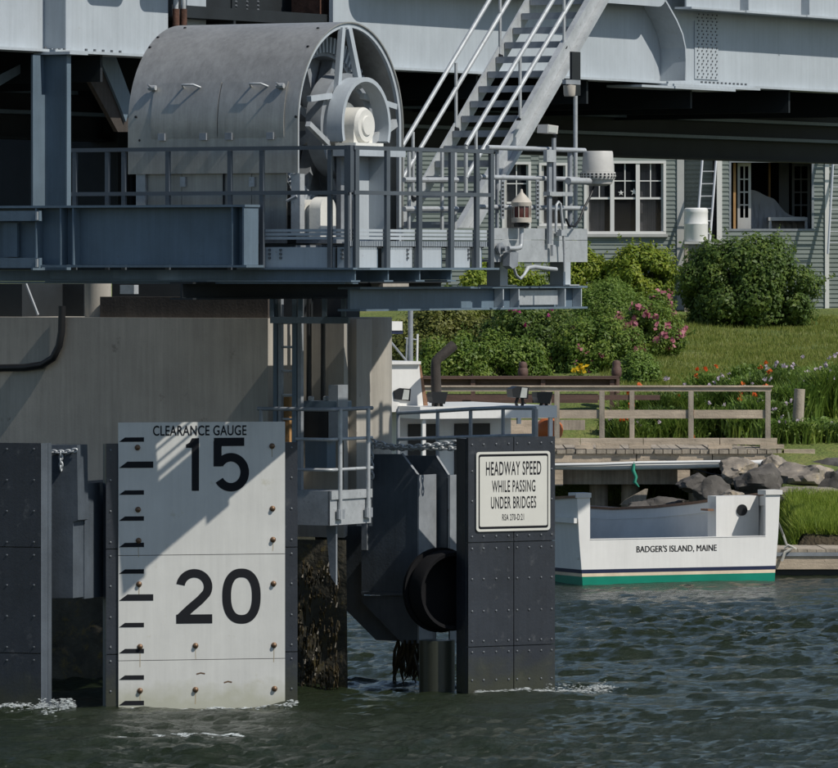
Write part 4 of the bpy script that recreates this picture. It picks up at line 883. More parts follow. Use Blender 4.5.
MB().pprism(LBK, [(46, 445), (77, 445), (78, 520), (73, 522), (73, 598), (46, 598)], -0.3, 0).build('bracket_box', PLAST_G, lfp)
MB().box(LBK, LBK.s(46), LBK.s(74), -2.5, -0.302, 1.2, 2.5).build('mounting_arm', PLAST_G, lfp)

# bracket between the pier nose and the sign fender
BK = Fr(418, 77.2, B_DEG - 90)
bk = thing('fender_bracket', BK.pt(400, 642), 'dark steel plate bracket holding the sign fender off the pier', 'bracket')
P1 = [(361.5, 594), (418, 594), (418, 476), (402, 454), (372.5, 454), (372.5, 526), (361.5, 526)]
MB().pprism(BK, P1, -0.03, 0).build('side_plate', PLAST_G, bk)
MB().pprism(BK, [(362, 602), (399, 640), (403, 643.5), (418, 643.5), (418, 595.5), (362, 595.5)], -0.035, -0.004).build('gusset_plate', PLAST_G, bk)
MB().pbox(BK, 361, 592.6, 418, 595.2, -0.03, 0.05).build('ledge', PLAST_G, bk)
BK2 = Fr(0, BK.P(0, -0.46, 0).y, B_DEG - 90, X0=BK.P(0, -0.46, 0).x)
P2_ = [(380, 600), (447, 600), (447, 476), (436, 455.5), (395, 455.5)]
MB().pprism(BK2, P2_, -0.03, 0).build('side_plate', PLAST_G, bk)
for fr, x in ((BK, 418), (BK2, 449)):
    s = fr.s(x); z1, z0 = fr.z(x, 475), fr.z(x, 643)
    MB().box(fr, s, s + 0.02, -0.40, 0.012, z0, z1).build('end_flange', GALV_D, bk)
# light edges of the sheared plate corners
for fr, xa, ya, xb, yb in ((BK, 402, 453.4, 418.4, 475), (BK2, 436, 455, 449, 475)):
    MB().tube([fr.pt(xa, ya, -0.015), fr.pt(xb, yb, -0.015)], 0.016, 4).build('cut_edge', GALV_D, bk)
MB().pprism(BK.off(0, -0.25), [(336, 526), (362, 526), (362, 602), (400, 641), (376, 640), (336, 600)][::-1], -0.05, 0).build('rear_plate', PLAST_G, bk)
MB().pbox(BK.off(0, 0.02), 361.5, 521, 367, 550, -0.05, 0).build('anchor_strip', GALV_D, bk)
rb = PF.off(0, -0.27)
pc_ = rb.pt(455, 591); axf = Vector((*PF.n, 0))
MB().lathe(pc_, [(0, -0.30), (0.42, -0.30), (0.47, -0.26), (0.47, -0.06), (0.45, -0.02), (0.41, -0.03), (0.40, -0.27), (0, -0.275)], 40, axf).build('rubber_buffer', RUBBER, bk, smooth=40)
MB().lathe(pc_, [(0.30, -0.36), (0.50, -0.36), (0.50, -0.31), (0.30, -0.31), (0.30, -0.36)], 40, axf).build('buffer_flange', RUBBER, bk, smooth=30)
MB().tube([rb.off(0, -0.3).pt(437, 640), rb.off(0, -0.3).pt(437, 860)], 0.21, 20).build('guide_pile', PLAST, bk, smooth=40)
mb = MB(); rr = random.Random(3)
for k in range(26):
    p = BK.pt(398 + rr.random() * 22, 640, 0.02 - rr.random() * 0.3); q = [p]
    for j in range(4): p = p + Vector((rr.uniform(-0.06, 0.04), rr.uniform(-0.04, 0.04), -rr.uniform(0.07, 0.16))); q.append(p)
    mb.tube(q, [0.016, 0.02, 0.022, 0.015, 0.006], 5)
topmesh(mb, 'seaweed', WEED, 'dark seaweed strands hanging below the steel fender bracket', 'seaweed', kind='stuff')
mb = MB()
for k in range(200):
    s = rr.uniform(PW.s(298), PW.s(341)); z = rr.uniform(0.0, 1.5) ** 1.0; p = PW.P(s, 0.02 + 0.05 * rr.random(), z); d = Vector((rr.uniform(-0.04, 0.04), rr.uniform(-0.03, 0.0), -rr.uniform(0.06, 0.2)))
    mb.tube([p, p + d * 0.5 + Vector((0, -0.03, 0)), p + d], [0.008, 0.014, 0.003], 4)
topmesh(mb, 'rockweed', WEED, 'brown rockweed growing on the tidal foot of the pier', 'seaweed', kind='stuff')

def chain(name, pts, label, n, group=None, r=0.011, L=0.05):
    mb = MB(); P3 = [Vector(p) for p in pts]; seg = []; tot = 0
    for a, b2 in zip(P3, P3[1:]): seg.append((tot, (b2 - a).length, a, b2)); tot += (b2 - a).length
    for k in range(n):
        t = (k + 0.5) / n * tot
        for t0, l, a, b2 in seg:
            if t0 <= t <= t0 + l + 1e-6: c = a.lerp(b2, (t - t0) / l); d = (b2 - a).normalized(); break
        up = Vector((0, 0, 1)) if abs(d.z) < 0.9 else Vector((0, 1, 0)); e1 = d.cross(up).normalized(); e2 = d.cross(e1)
        q = (e1 + e2 * 0.5).normalized() if k % 2 else (e2 - e1 * 0.3).normalized()
        ring = [c + d * (L * 0.72 * math.cos(u)) + q * (L * 0.42 * math.sin(u)) for u in np.linspace(0, 2 * math.pi, 11)]
        mb.tube(ring, r, 6, cap=False)
    return topmesh(mb, name, GALV, label, 'chain', group, smooth=60)
cf2 = BK.off(0, 0.05)
chain('chain', [cf2.pt(371, 441), cf2.pt(390, 446), cf2.pt(412, 447), cf2.pt(436, 445), cf2.pt(457, 442.5)], 'heavy galvanised chain slung from the landing to the sign fender', 19, r=0.012, L=0.062)
chain('chain', [cf2.pt(371, 446, -0.1), cf2.pt(400, 448.5, -0.1), cf2.pt(430, 448, -0.1), cf2.pt(457, 448.5, -0.1)], 'galvanised chain lying lower along the top of the bracket', 18, r=0.012, L=0.06)
chain('chain', [cf2.pt(371, 440), cf2.pt(371.5, 460), cf2.pt(372, 478)], 'short galvanised chain hanging beside the landing stanchion', 8, r=0.011, L=0.06)
ck = LBK.off(0, 0.03)
chain('chain', [ck.pt(46, 451), ck.pt(56, 452), ck.pt(66, 452), ck.pt(76, 450)], 'small chain along the top of the shaded fender bracket', 9, r=0.01)
chain('chain', [ck.pt(61, 452), ck.pt(61, 470)], 'short chain with a hook on the shaded fender bracket', 5, r=0.01)

# ------------------------------------------------------------------ foam at the waterline
def foam(name, spots, label):
    mb = MB(); rr = random.Random(len(spots) * 7 + 1)
    for (x0, x1, fr, w0, w1, n, h) in spots:
        pts = []; tries = 0
        while len(pts) < n and tries < n * 12:
            tries += 1; s = rr.uniform(fr.s(x0), fr.s(x1)); w = w0 + (w1 - w0) * abs(rr.gauss(0, 0.5)); p = fr.P(s, w, 0)
            if mnoise.noise(Vector((p.x * 5, p.y * 9, 1))) + 0.5 * mnoise.noise(Vector((p.x * 17, p.y * 25, 4))) > 0.12: pts.append(p)
        zz_ = wave(np.array([[p.x for p in pts]]), np.array([[p.y for p in pts]]))[0]
        for p, wz_ in zip(pts, zz_):
            p.z = wz_ + 0.004 + h * rr.random() ** 4; r = rr.uniform(0.0015, 0.0065); k = rr.uniform(1.5, 6.0); t = rr.gauss(0, 0.5); c, d = math.cos(t), math.sin(t)
            e = [Vector((r * k * c, r * k * d, 0)), Vector((-r * d, r * c, 0)), Vector((-r * k * c, -r * k * d, 0)), Vector((r * d, -r * c, 0)), Vector((0, 0, r * 0.8)), Vector((0, 0, -r))]
            mb.add([p + q for q in e], [(0, 1, 4), (1, 2, 4), (2, 3, 4), (3, 0, 4), (1, 0, 5), (2, 1, 5), (3, 2, 5), (0, 3, 5)])
    return topmesh(mb, name, FOAM, label, 'foam', kind='stuff')
foam('foam', [(0, 50, PLF, 0.02, 0.2, 420, 0.03), (44, 76, PLF, -0.1, 0.35, 900, 0.10)], 'white foam washing round the shaded fender')
foam('foam', [(120, 296, PB, 0.05, 0.22, 520, 0.01)], 'thin foam line along the foot of the clearance gauge')
foam('foam', [(468, 556, PF, 0.02, 0.2, 700, 0.02), (540, 600, PF, 0.1, 0.35, 420, 0.10), (556, 606, PF, -0.1, 0.4, 420, 0.02)], 'foam splash beside the sign fender')
STK = Fr(180, 69.3, 2)
foam('foam', [(110, 170, STK, -0.1, 0.2, 420, 0.0), (150, 245, STK, 0.0, 0.2, 480, 0.0)], 'streak of foam drifting on open water before the gauge')

# ------------------------------------------------------------------ boat: stern to the camera, bow away to the left
BF = Fr(577, 101.6, 24.0)                       # transom plane; s to the right, w aft
TW = BF.s(780); TM = TW / 2
boat = thing('lobster_boat', BF.P(TM, -4, -0.5), 'white workboat moored stern first with BADGER\'S ISLAND, MAINE on its transom', 'boat')
zt = lambda x, y: BF.z(x, y)
ZTop = 1.345
LBt = 11.0
st_w = [0, -0.6, -1.5, -3, -4.5, -6, -7.5, -9, -10.2, -11.0]
half = [1.0, 1.02, 1.05, 1.08, 1.08, 1.05, 0.95, 0.72, 0.38, 0.02]
sheer = [1.345, 1.31, 1.24, 1.10, 0.98, 0.90, 0.90, 1.02, 1.3, 1.6]
def hull_strip(za, zb, name, mat, inset=0.0, inner=False, zoff=0.0):
    mb = MB(); v = []; f = []
    for w, h, sh_ in zip(st_w, half, sheer):
        for sgn in (-1, 1):
            hw = (TM * h - inset)
            z0 = za if not callable(za) else za(sh_); z1 = zb if not callable(zb) else zb(sh_)
            tap = lambda z: 0.93 + 0.07 * min(1, max(0, (z + 0.3) / 1.4))
            v += [BF.P(TM + sgn * hw * tap(z0), w, z0), BF.P(TM + sgn * hw * tap(z1), w, z1)]
    n = len(st_w)
    for i in range(n - 1):
        for g in (0, 2): a = i * 4 + g; f.append((a, a + 1, a + 5, a + 4))
    return mb.add(v, f).build(name, mat, boat, smooth=50)
Y_g = zt(680, 571) ; zg1 = 0.115; zc1 = 0.165; zn1 = 0.225
hull_strip(-0.5, zg1, 'bottom_paint', BOATT); hull_strip(zg1, zc1, 'cream_stripe', BOATC); hull_strip(zc1, zn1, 'navy_stripe', BOATN)
hull_strip(zn1, lambda s_: s_, 'hull', BOATW); hull_strip(0.42, lambda s_: s_ - 0.02, 'inner_side', BOATG, inset=0.10)
mb = MB()
for sgn in (-1, 1):
    for i in range(len(st_w) - 1):
        q = []
        for j in (i, i + 1):
            for ins in (-0.03, 0.17): q.append(BF.P(TM + sgn * (TM * half[j] - ins), st_w[j], sheer[j]))
        a, b2, c, d = q; up = Vector((0, 0, 0.04)); mb.hexa([a, b2, d, c, a + up, b2 + up, d + up, c + up])
mb.build('cap_rail', CAPR, boat)
mb = MB()
for sgn in (-1, 1):
    for i in range(len(st_w) - 1):
        q = []
        for j in (i, i + 1):
            for zz_ in (-0.16, -0.004): q.append(BF.P(TM + sgn * (TM * half[j] - 0.09), st_w[j], sheer[j] + zz_))
        a, b2, c, d = q; e = Vector((*BF.d, 0)) * (-sgn * 0.05); mb.hexa([a, c, d, b2, a + e, c + e, d + e, b2 + e])
mb.build('coaming', BOATW, boat)
mb = MB()
for i in range(3):
    a = [BF.P(TM - TM * half[j] - 0.002, st_w[j], z) for j, z in ((i, 0.95), (i + 1, 0.95), (i + 1, 1.03), (i, 1.03))]; e = Vector((*BF.d, 0)) * -0.05
    mb.hexa([a[0], a[1], a[1] + e, a[0] + e, a[3], a[2], a[2] + e, a[3] + e])
mb.build('rub_rail', BOATW, boat)
# transom in pieces round its cut-out
def tq(x): return BF.s(x)
cz = zt(680, 538); cl, cr_ = tq(590), tq(765.5)
tapw = lambda z: TM * (0.93 + 0.07 * min(1, max(0, (z + 0.3) / 1.4)))
def tpiece(z0, z1, name, mat, w=0.0, sl=None, sr=None):
    l0, l1 = TM - tapw(z0), TM - tapw(z1); r0, r1 = TM + tapw(z0), TM + tapw(z1)
    if sl is not None: l0 = l1 = sl
    if sr is not None: r0 = r1 = sr
    return MB().prism(BF, [(l0, z0), (r0, z0), (r1, z1), (l1, z1)], w - 0.06, w).build(name, mat, boat)
tpiece(-0.5, zg1, 'transom_bottom', BOATT, 0.004); tpiece(zg1, zc1, 'transom_cream', BOATC, 0.004); tpiece(zc1, zn1, 'transom_navy', BOATN, 0.004)
tpiece(zn1, cz, 'transom', BOATW, 0.003)
tpiece(cz, ZTop, 'transom_corner', BOATW, 0.003, sr=cl); tpiece(cz, ZTop, 'transom_corner', BOATW, 0.003, sl=cr_)
for a, b2 in ((0.0 - 0.03, cl + 0.01), (cr_ - 0.01, TW + 0.03)):
    MB().box(BF, a, b2, -0.25, 0.03, ZTop + 0.001, ZTop + 0.075).build('corner_cap', BOATG, boat)
MB().box(BF, cl, cr_, -0.10, 0.01, cz + 0.001, cz + 0.012).build('transom_sill', BOATW, boat)
MB().box(BF, TM - TM * 0.97, TM + TM * 0.97, -9, -0.062, 0.38, 0.42).build('cockpit_sole', BOATG, boat)
MB().box(BF, cr_ - 0.62, TW - 0.12, -0.8, -0.5, 0.43, ZTop - 0.03).build('corner_locker', BOATW, boat)
MB().lathe(BF.P(tq(756), -0.49, zt(756, 511)), [(0, -0.02), (0.09, -0.02), (0.09, 0.015), (0, 0.015)], 20, Vector((*BF.n, 0))).build('deck_port', BLACK, boat)
MB().box(BF, tq(722), tq(728), -0.75, -0.5, zt(725, 512), zt(725, 510)).build('cleat', CAPR, boat)
text_on(BF, "BADGER'S ISLAND, MAINE", 636.5, 545, 716.5, 552.5, 0.006, 'lettering', PRINT, boat, 0.0, 1.02)
text_on(BF, "BADGER'S ISLAND, MAINE", 636.85, 545, 716.85, 552.5, 0.0064, 'lettering', PRINT, boat, 0.0, 1.02)
# wheelhouse
wr, wl_ = TM + 1.15, TM - 1.15; wA = -6.75
RFz1 = BF.z(557, 405.5, wA); RFz0 = BF.z(557, 417.5, wA)
RFr = BF.s(557, wA)
MB().box(BF, RFr - 2.5, RFr, wA - 3.4, wA, RFz0, RFz1).build('shelter_roof', BOATW, boat)
MB().box(BF, RFr - 2.3, RFr - 0.2, wA - 3.2, wA - 1.4, 0.4, RFz0 - 0.003).build('wheelhouse', BOATW, boat)
MB().box(BF, RFr - 2.1, RFr - 1.55, wA - 1.4, wA - 1.37, 1.2, RFz0 - 0.12).build('wheelhouse_window', BLACK, boat)
MB().box(BF, RFr - 1.25, RFr - 0.6, wA - 1.4, wA - 1.37, 0.5, RFz0 - 0.12).build('wheelhouse_door', BLACK, boat)
MB().box(BF, RFr - 0.72, RFr - 0.66, wA - 0.06, wA, RFz0 - 0.1, RFz0).build('roof_bracket', BOATW, boat)
for sx in (RFr - 2.4, RFr - 0.08):
    MB().box(BF, sx - 0.03, sx + 0.03, wA - 0.12, wA - 0.06, 1.1, RFz0).build('roof_post', BOATW, boat)
# raised pilothouse forward
ph = BF.off(0, wA - 0.9)
MB().pprism(ph, [(350, 412), (424, 412), (419, 363), (350, 363)], -1.8, 0).build('pilothouse', BOATW, boat)
MB().pbox(ph, 348, 361.5, 421, 364.5, -1.9, 0.06).build('pilothouse_roof', BOATW, boat)
MB().pprism(ph, [(419.5, 364), (424.5, 411), (429, 411), (421, 366)], -0.3, -0.05).build('pilothouse_edge', CAPR, boat)
# exhaust stack, mast, radar, floodlights
ex = BF.off(0, wA - 0.5)
MB().tube([ex.pt(437, 412), ex.pt(436, 385), ex.pt(435.5, 368), ex.pt(436, 361), ex.pt(440, 357), ex.pt(447, 351), ex.pt(454, 345)], [0.085, 0.085, 0.082, 0.082, 0.082, 0.085, 0.088], 16).build('exhaust_stack', BRNS, boat, smooth=60)
ms = BF.off(0, wA - 1.6)
MB().tube([ms.pt(410.5, 366), ms.pt(410.5, 296)], 0.045, 10).build('mast', GALV_D, boat, smooth=40)
MB().tube([ms.pt(417, 366), ms.pt(417.5, 334)], 0.018, 8).build('antenna', PVC, boat); MB().tube([ms.pt(406, 366), ms.pt(407, 338)], 0.014, 8).build('antenna', GALV_D, boat)
MB().tube([ms.pt(409, 364), ms.pt(391, 342)], 0.018, 8).build('mast_stay', GALV_D, boat); MB().tube([ms.pt(405, 338), ms.pt(418, 340)], 0.012, 6).build('antenna_arm', GALV_D, boat)
MB().pbox(ms, 388, 321.5, 402.5, 330.5, -0.4, 0.1).build('radar', BOATW, boat); MB().pbox(ms, 389, 330.8, 403, 334, -0.4, 0.08).build('radar_base', BOATN, boat)
def flood(x, y, sc, face, label):
    f2 = BF.off(0, wA + 0.0 if x > 425 else wA - 0.85)
    t = thing('flood_light', f2.pt(x, y + 9 * sc, -0.1), label, 'flood light', None)
    if face:
        MB().pprism(f2, [(x - 8 * sc, y + 4), (x + 7 * sc, y + 6), (x + 8 * sc, y - 6), (x - 3 * sc, y - 7), (x - 9 * sc, y - 4)], -0.25, -0.02).build('housing', BLACK, t)
        MB().pprism(f2, [(x - 1 * sc, y + 4.5), (x + 5.5 * sc, y + 4.8), (x + 6.5 * sc, y - 5), (x + 1 * sc, y - 5.5)], -0.018, -0.005).build('glass', LENSG, t)
    else:
        MB().pprism(f2, [(x - 6 * sc, y + 5), (x + 5 * sc, y + 6), (x + 8 * sc, y - 6), (x - 8 * sc, y - 6), (x - 8 * sc, y - 1)], -0.22, -0.02).build('housing', BLACK, t)
    MB().tube([f2.pt(x - 3, y + 4, -0.1), f2.pt(x - 5, y + 10, -0.1), f2.pt(x - 4, y + 13, -0.1)], 0.03, 6).build('bracket', BLACK, t)
    MB().tube([f2.pt(x + 1, y + 4, -0.1), f2.pt(x + 2, y + 10, -0.1), f2.pt(x + 1, y + 13, -0.1)], 0.03, 6).build('bracket', BLACK, t)
flood(403, 395, 1.0, True, 'black flood light with pale glass on the raised pilothouse')
flood(440, 398, 1.0, False, 'black flood light beside the rusty exhaust stack, lens turned away')
flood(521, 393, 1.0, True, 'black flood light with pale glass on the boat shelter roof')
flood(545, 398, 1.0, False, 'black flood light at the corner of the boat shelter roof')
# tall guard rail along the port gunwale
pr = Fr(0, BF.P(0.0, 0, 0).y, 24 + 90, X0=BF.P(0.0, 0, 0).x)
def port(L, z): return BF.P(TM - TM * 1.0, -L, z)
Lr = [1.55, 2.75, 4.0, 5.3, 6.9]
def zatpx(L, y): p = port(L, 0); return H - (y - HY) * p.y / FPX
MB().tube([port(L, zatpx(L, y)) for L, y in zip(Lr, (408, 407.8, 409, 411, 413))], 0.032, 8).build('port_rail', GALV_D, boat, smooth=50)
MB().tube([port(L, zatpx(L, y)) for L, y in zip(Lr, (435.5, 436, 437, 438, 439))], 0.03, 8).build('port_rail', GALV_D, boat, smooth=50)
for L in Lr: MB().tube([port(L, 1.1), port(L, zatpx(L, 409))], 0.03 if L > 1.6 else 0.05, 8).build('rail_stanchion', GALV_D, boat)

# ------------------------------------------------------------------ wharf
WH = Fr(557, 118.0, 0.0)
def wz(y, w=0.0): return WH.z(600, y, w)
wharf = thing('wharf', WH.pt(660, 462), 'weathered timber wharf with plank deck and post and rail fence', 'wharf')
wr0 = WH.s(400)
MB().box(WH, wr0, WH.s(771.5), -0.09, 0.03, wz(391.3), wz(387.2)).build('top_rail', WOOD, wharf)
MB().box(WH, wr0, WH.s(669), -0.13, 0.06, wz(387.0), wz(385.6)).build('top_cap', WOOD, wharf); MB().box(WH, WH.s(669.5), WH.s(773), -0.13, 0.06, wz(387.0), wz(385.6)).build('top_cap', WOOD, wharf)
for xa, xb in ((436, 556), (604.5, 688.5), (694, 766), (558.5, 599)):
    MB().box(WH, WH.s(xa), WH.s(xb), -0.06, 0.0, wz(418.4), wz(410)).build('middle_rail', WOOD, wharf)
for x in (557, 602, 691, 768):
    MB().box(WH, WH.s(x - 2.6), WH.s(x + 2.6), -0.10, 0.034, wz(445), wz(387.3) - 0.003 if False else wz(391.4)).build('fence_post', WOODV, wharf)
for xa, xb in ((500, 580), (580.6, 643), (643.6, 719.5), (720.2, 777)):
    MB().box(WH, WH.s(xa), WH.s(xb), -0.14, 0.036, wz(444.6), wz(438.2)).build('kerb_beam', WOOD, wharf)
for xa, xb in ((500, 540), (575, 593), (596, 619.5), (629, 651), (708, 732), (760, 784)):
    MB().box(WH, WH.s(xa), WH.s(xb), -0.14, 0.05, wz(448.6), wz(444.7)).build('kerb_block', WOOD, wharf)
rr = random.Random(4); x = 470.0; 
while x < 781:
    wpl = rr.uniform(8.5, 10.5); x2 = min(x + wpl, 782)
    MB().box(WH, WH.s(x + 0.4), WH.s(x2 - 0.4), -3.6, 0.06 + rr.uniform(-0.03, 0.04), wz(453.6), wz(449) + rr.uniform(-0.012, 0.008)).build('deck_plank', WOODV, wharf); x = x2
for xa, xb in ((470, 636), (637, 712), (712.8, 782)):
    MB().box(WH, WH.s(xa), WH.s(xb), -0.15, 0.02, wz(462.4), wz(453.9)).build('edge_beam', WOOD, wharf)
MB().box(WH, WH.s(784), WH.s(815), -0.2, 0.03, wz(460.5), wz(449.5)).build('end_block', WOOD, wharf)
for x in (557, 684):
    MB().box(WH, WH.s(x - 6.5), WH.s(x + 6), -2.4, 0.0, wz(485.5), wz(470)).build('cross_beam_end', WOOD, wharf)
MB().box(WH, WH.s(470), WH.s(688), -0.7, -0.4, wz(485), wz(462.6)).build('under_beam', WOODV, wharf)
for x in (520, 600, 632, 700):
    MB().tube([WH.P(WH.s(x), -0.9, -1.5), WH.P(WH.s(x), -0.9, wz(463))], 0.17, 12).build('pile', WOODV, wharf, smooth=40)
# rear fence of the wharf
WR = WH.off(0, -3.2)
MB().box(WR, WR.s(430), WR.s(660), -0.06, 0.0, WR.z(600, 400), WR.z(600, 395)).build('rear_rail', WOODB, wharf)
for x in (549, 632): MB().box(WR, WR.s(x - 2.4), WR.s(x + 2.4), -0.08, 0.02, WR.z(600, 448), WR.z(600, 391)).build('rear_post', WOODV, wharf)
MB().box(WR, WR.s(556), WR.s(585), -0.05, 0.0, WR.z(600, 430), WR.z(600, 420)).build('rear_board', WOODV, wharf)
MB().box(WR, WR.s(430), WR.s(560), -0.06, 0.0, WR.z(600, 434), WR.z(600, 420)).build('rear_board', WOOD, wharf)
wp = WH.off(0, 0.22)
topmesh(MB().tube([wp.pt(500, 466), wp.pt(600, 467.3), wp.pt(680, 466.2), wp.pt(740, 464), wp.pt(818, 459.5)], 0.055, 12), 'white_pipe', PVC, 'long white plastic pipe lashed along the wharf edge', 'pipe', smooth=50)
topmesh(MB().tube([wp.pt(500, 465.6, 0.1), wp.pt(600, 464.2, 0.1), wp.pt(640, 462.8, 0.1), wp.pt(741, 461.4, 0.1)], 0.03, 10), 'white_pipe', PVC, 'thin white plastic pipe lying above the longer one on the wharf', 'pipe', smooth=50)
topmesh(MB().pbox(wp, 746, 467, 752, 473, -0.1, 0.08), 'pipe_bracket', ALU, 'small pale bracket under the long white pipe', 'bracket')
topmesh(MB().tube([wp.pt(634, 462, 0.1), wp.pt(633, 470, 0.1), wp.pt(636, 477, 0.1), wp.pt(634.5, 482, 0.1), wp.pt(639, 487, 0.1)], [0.03, 0.035, 0.03, 0.035, 0.01], 8), 'green_rope', GREENR, 'frayed green rope dangling from the white pipe', 'rope', smooth=50)
topmesh(MB().pprism(WH.off(0, -0.1), [(620, 505), (646, 500), (648, 489), (645, 489), (625, 500)], -0.12, 0), 'broken_plank', WOODV, 'broken slanting plank under the wharf', 'plank')
topmesh(MB().tube([wp.pt(690, 468), wp.pt(712, 474), wp.pt(738, 477), wp.pt(760, 473), wp.pt(785, 470)], 0.014, 6), 'hose', BLACK, 'thin black hose sagging under the wharf edge', 'hose', smooth=50)
topmesh(MB().lathe(WH.off(0, -0.6).pt(549, 430), [(0, -0.25), (0.14, -0.22), (0.24, -0.1), (0.26, 0.0), (0.24, 0.1), (0.14, 0.21), (0.05, 0.24), (0.05, 0.3), (0, 0.3)], 24), 'mooring_buoy', ORANGE, 'dull orange mooring buoy on the wharf deck behind the boat roof', 'buoy', smooth=50)
p = WH.off(0, 0.6).pt(798, 442)
py_ = 119.6; k = (797 - CX) / FPX
pil = Vector((k * py_, py_, gz(k * py_, py_) - 0.2)); ztop = H - (389 - HY) * py_ / FPX
topmesh(MB().tube([pil, pil + Vector((0.02, 0, 0.5)), Vector((pil.x + 0.05, pil.y, ztop))], [0.11, 0.105, 0.10], 14), 'piling', WOODV, 'weathered round grey piling standing alone in the flower bed', 'piling', smooth=50)
# brown fence behind the wharf
FB = Fr(543, 124.0, 0.0)
bfence = thing('fence', FB.pt(530, 404), 'dark brown rail fence standing behind the wharf', 'fence')
MB().box(FB, FB.s(420), FB.s(619), -0.16, 0.10, FB.z(540, 379), FB.z(540, 376)).build('top_rail', WOODB, bfence)
MB().box(FB, FB.s(420), FB.s(615), -0.10, -0.05, FB.z(540, 388.5), FB.z(540, 379.2)).build('upper_board', WOODB, bfence)
MB().box(FB, FB.s(420), FB.s(598), -0.10, -0.05, FB.z(540, 403), FB.z(540, 394)).build('lower_board', WOODB, bfence)
for x in (473, 543, 612): MB().box(FB, FB.s(x - 2.2), FB.s(x + 2.2), -0.048, 0.06, FB.z(540, 420), FB.z(540, 379.2)).build('post', WOODB, bfence)
for x, y0, lab in ((523, 361.5, 'carved weathered post top above the middle of the brown fence'), (616.5, 360, 'carved weathered post top at the end of the brown fence')):
    f2 = FB.off(0, -0.25)
    a = f2.pt(x, 378); t = f2.pt(x, y0)
    h = t.z - a.z
    topmesh(MB().lathe(Vector((a.x, a.y, a.z - 0.9)), [(0, 0), (0.06, 0), (0.06, 0.9), (0.085, 0.92), (0.10, 0.9 + h * 0.25), (0.095, 0.9 + h * 0.55), (0.075, 0.9 + h * 0.62), (0.085, 0.9 + h * 0.8), (0.06, 0.9 + h * 0.96), (0, 0.9 + h)], 16), 'carved_post', WOODB, lab, 'post', smooth=50)
# floating dock with mooring rope
FD = Fr(780, 104.6, 2.0)
dock = thing('floating_dock', FD.pt(810, 580), 'low timber floating dock beside the boat transom', 'dock')
fz1, fz2, fz3 = FD.z(810, 549), FD.z(810, 556), FD.z(810, 566)
for k in range(9): MB().box(FD, FD.s(770) + k * 0.15, FD.s(770) + k * 0.15 + 0.143, -1.6, 0.02, fz1 - 0.05, fz1 - 0.004 * (k % 3)).build('deck_plank', WOODV, dock)
MB().box(FD, FD.s(768), FD.s(860), -0.08, 0.025, fz2, fz1 - 0.052).build('edge_strip', GALV_D, dock)
MB().box(FD, FD.s(768), FD.s(860), -0.08, 0.0, fz3 - 0.05, fz2 - 0.003).build('side_beam', WOOD, dock)
MB().box(FD, FD.s(774), FD.s(860), -1.5, -0.1, -0.3, fz3 - 0.055).build('float', BLACK, dock)
topmesh(MB().tube([BF.P(TW - 0.02, -0.06, ZTop - 0.4), FD.pt(783, 534, 0.1), FD.pt(787, 546, 0.05), FD.pt(792, 547, -0.05), FD.pt(796, 549, -0.1)], 0.02, 6), 'mooring_rope', ROPE, 'pale mooring rope from the transom corner to the floating dock', 'rope', smooth=50)
topmesh(MB().tube([FD.pt(784, 548, 0.04), FD.pt(788, 545, 0.05), FD.pt(793, 547, 0.05), FD.pt(790, 549.5, 0.05), FD.pt(785, 552, 0.06), FD.pt(783, 558, 0.06), FD.pt(781.5, 561, 0.06)], 0.024, 6), 'rope_knot', ROPE, 'knot of pale rope with a loose tail on the dock edge', 'rope', smooth=50)

# ------------------------------------------------------------------ shore rocks
def rock(c, r, seed, mat, label, sq=(1, 1, 0.75)):
    import bmesh
    bm = bmesh.new(); bmesh.ops.create_icosphere(bm, subdivisions=4, radius=1.0); rr = random.Random(seed)
    planes = [(Vector((rr.gauss(0, 1), rr.gauss(0, 1), rr.gauss(0, 1))).normalized(), rr.uniform(0.55, 0.9)) for _ in range(11)]
    for v in bm.verts:
        for nrm, d in planes:
            e = v.co.dot(nrm) - d
            if e > 0: v.co -= nrm * e
        nz = mnoise.fractal(v.co * 2.2 + Vector((seed, 0, 0)), 1.0, 2.0, 4)
        v.co *= 1 + 0.16 * nz + 0.05 * mnoise.fractal(v.co * 7 + Vector((0, seed, 0)), 1.0, 2.0, 3); v.co = Vector((v.co.x * sq[0], v.co.y * sq[1], v.co.z * sq[2])) * r
    me = bpy.data.meshes.new('rock'); bm.to_mesh(me); bm.free(); me.materials.append(mat); me.shade_smooth(); me.set_sharp_from_angle(angle=R(28))
    o = link_mesh('rock', me, None, c); return tag(o, label, 'rock', 'rocks of the shore bank')
def at_g(px, py, Y): return Vector(((px - CX) / FPX * Y, Y, H - (py - HY) * Y / FPX))
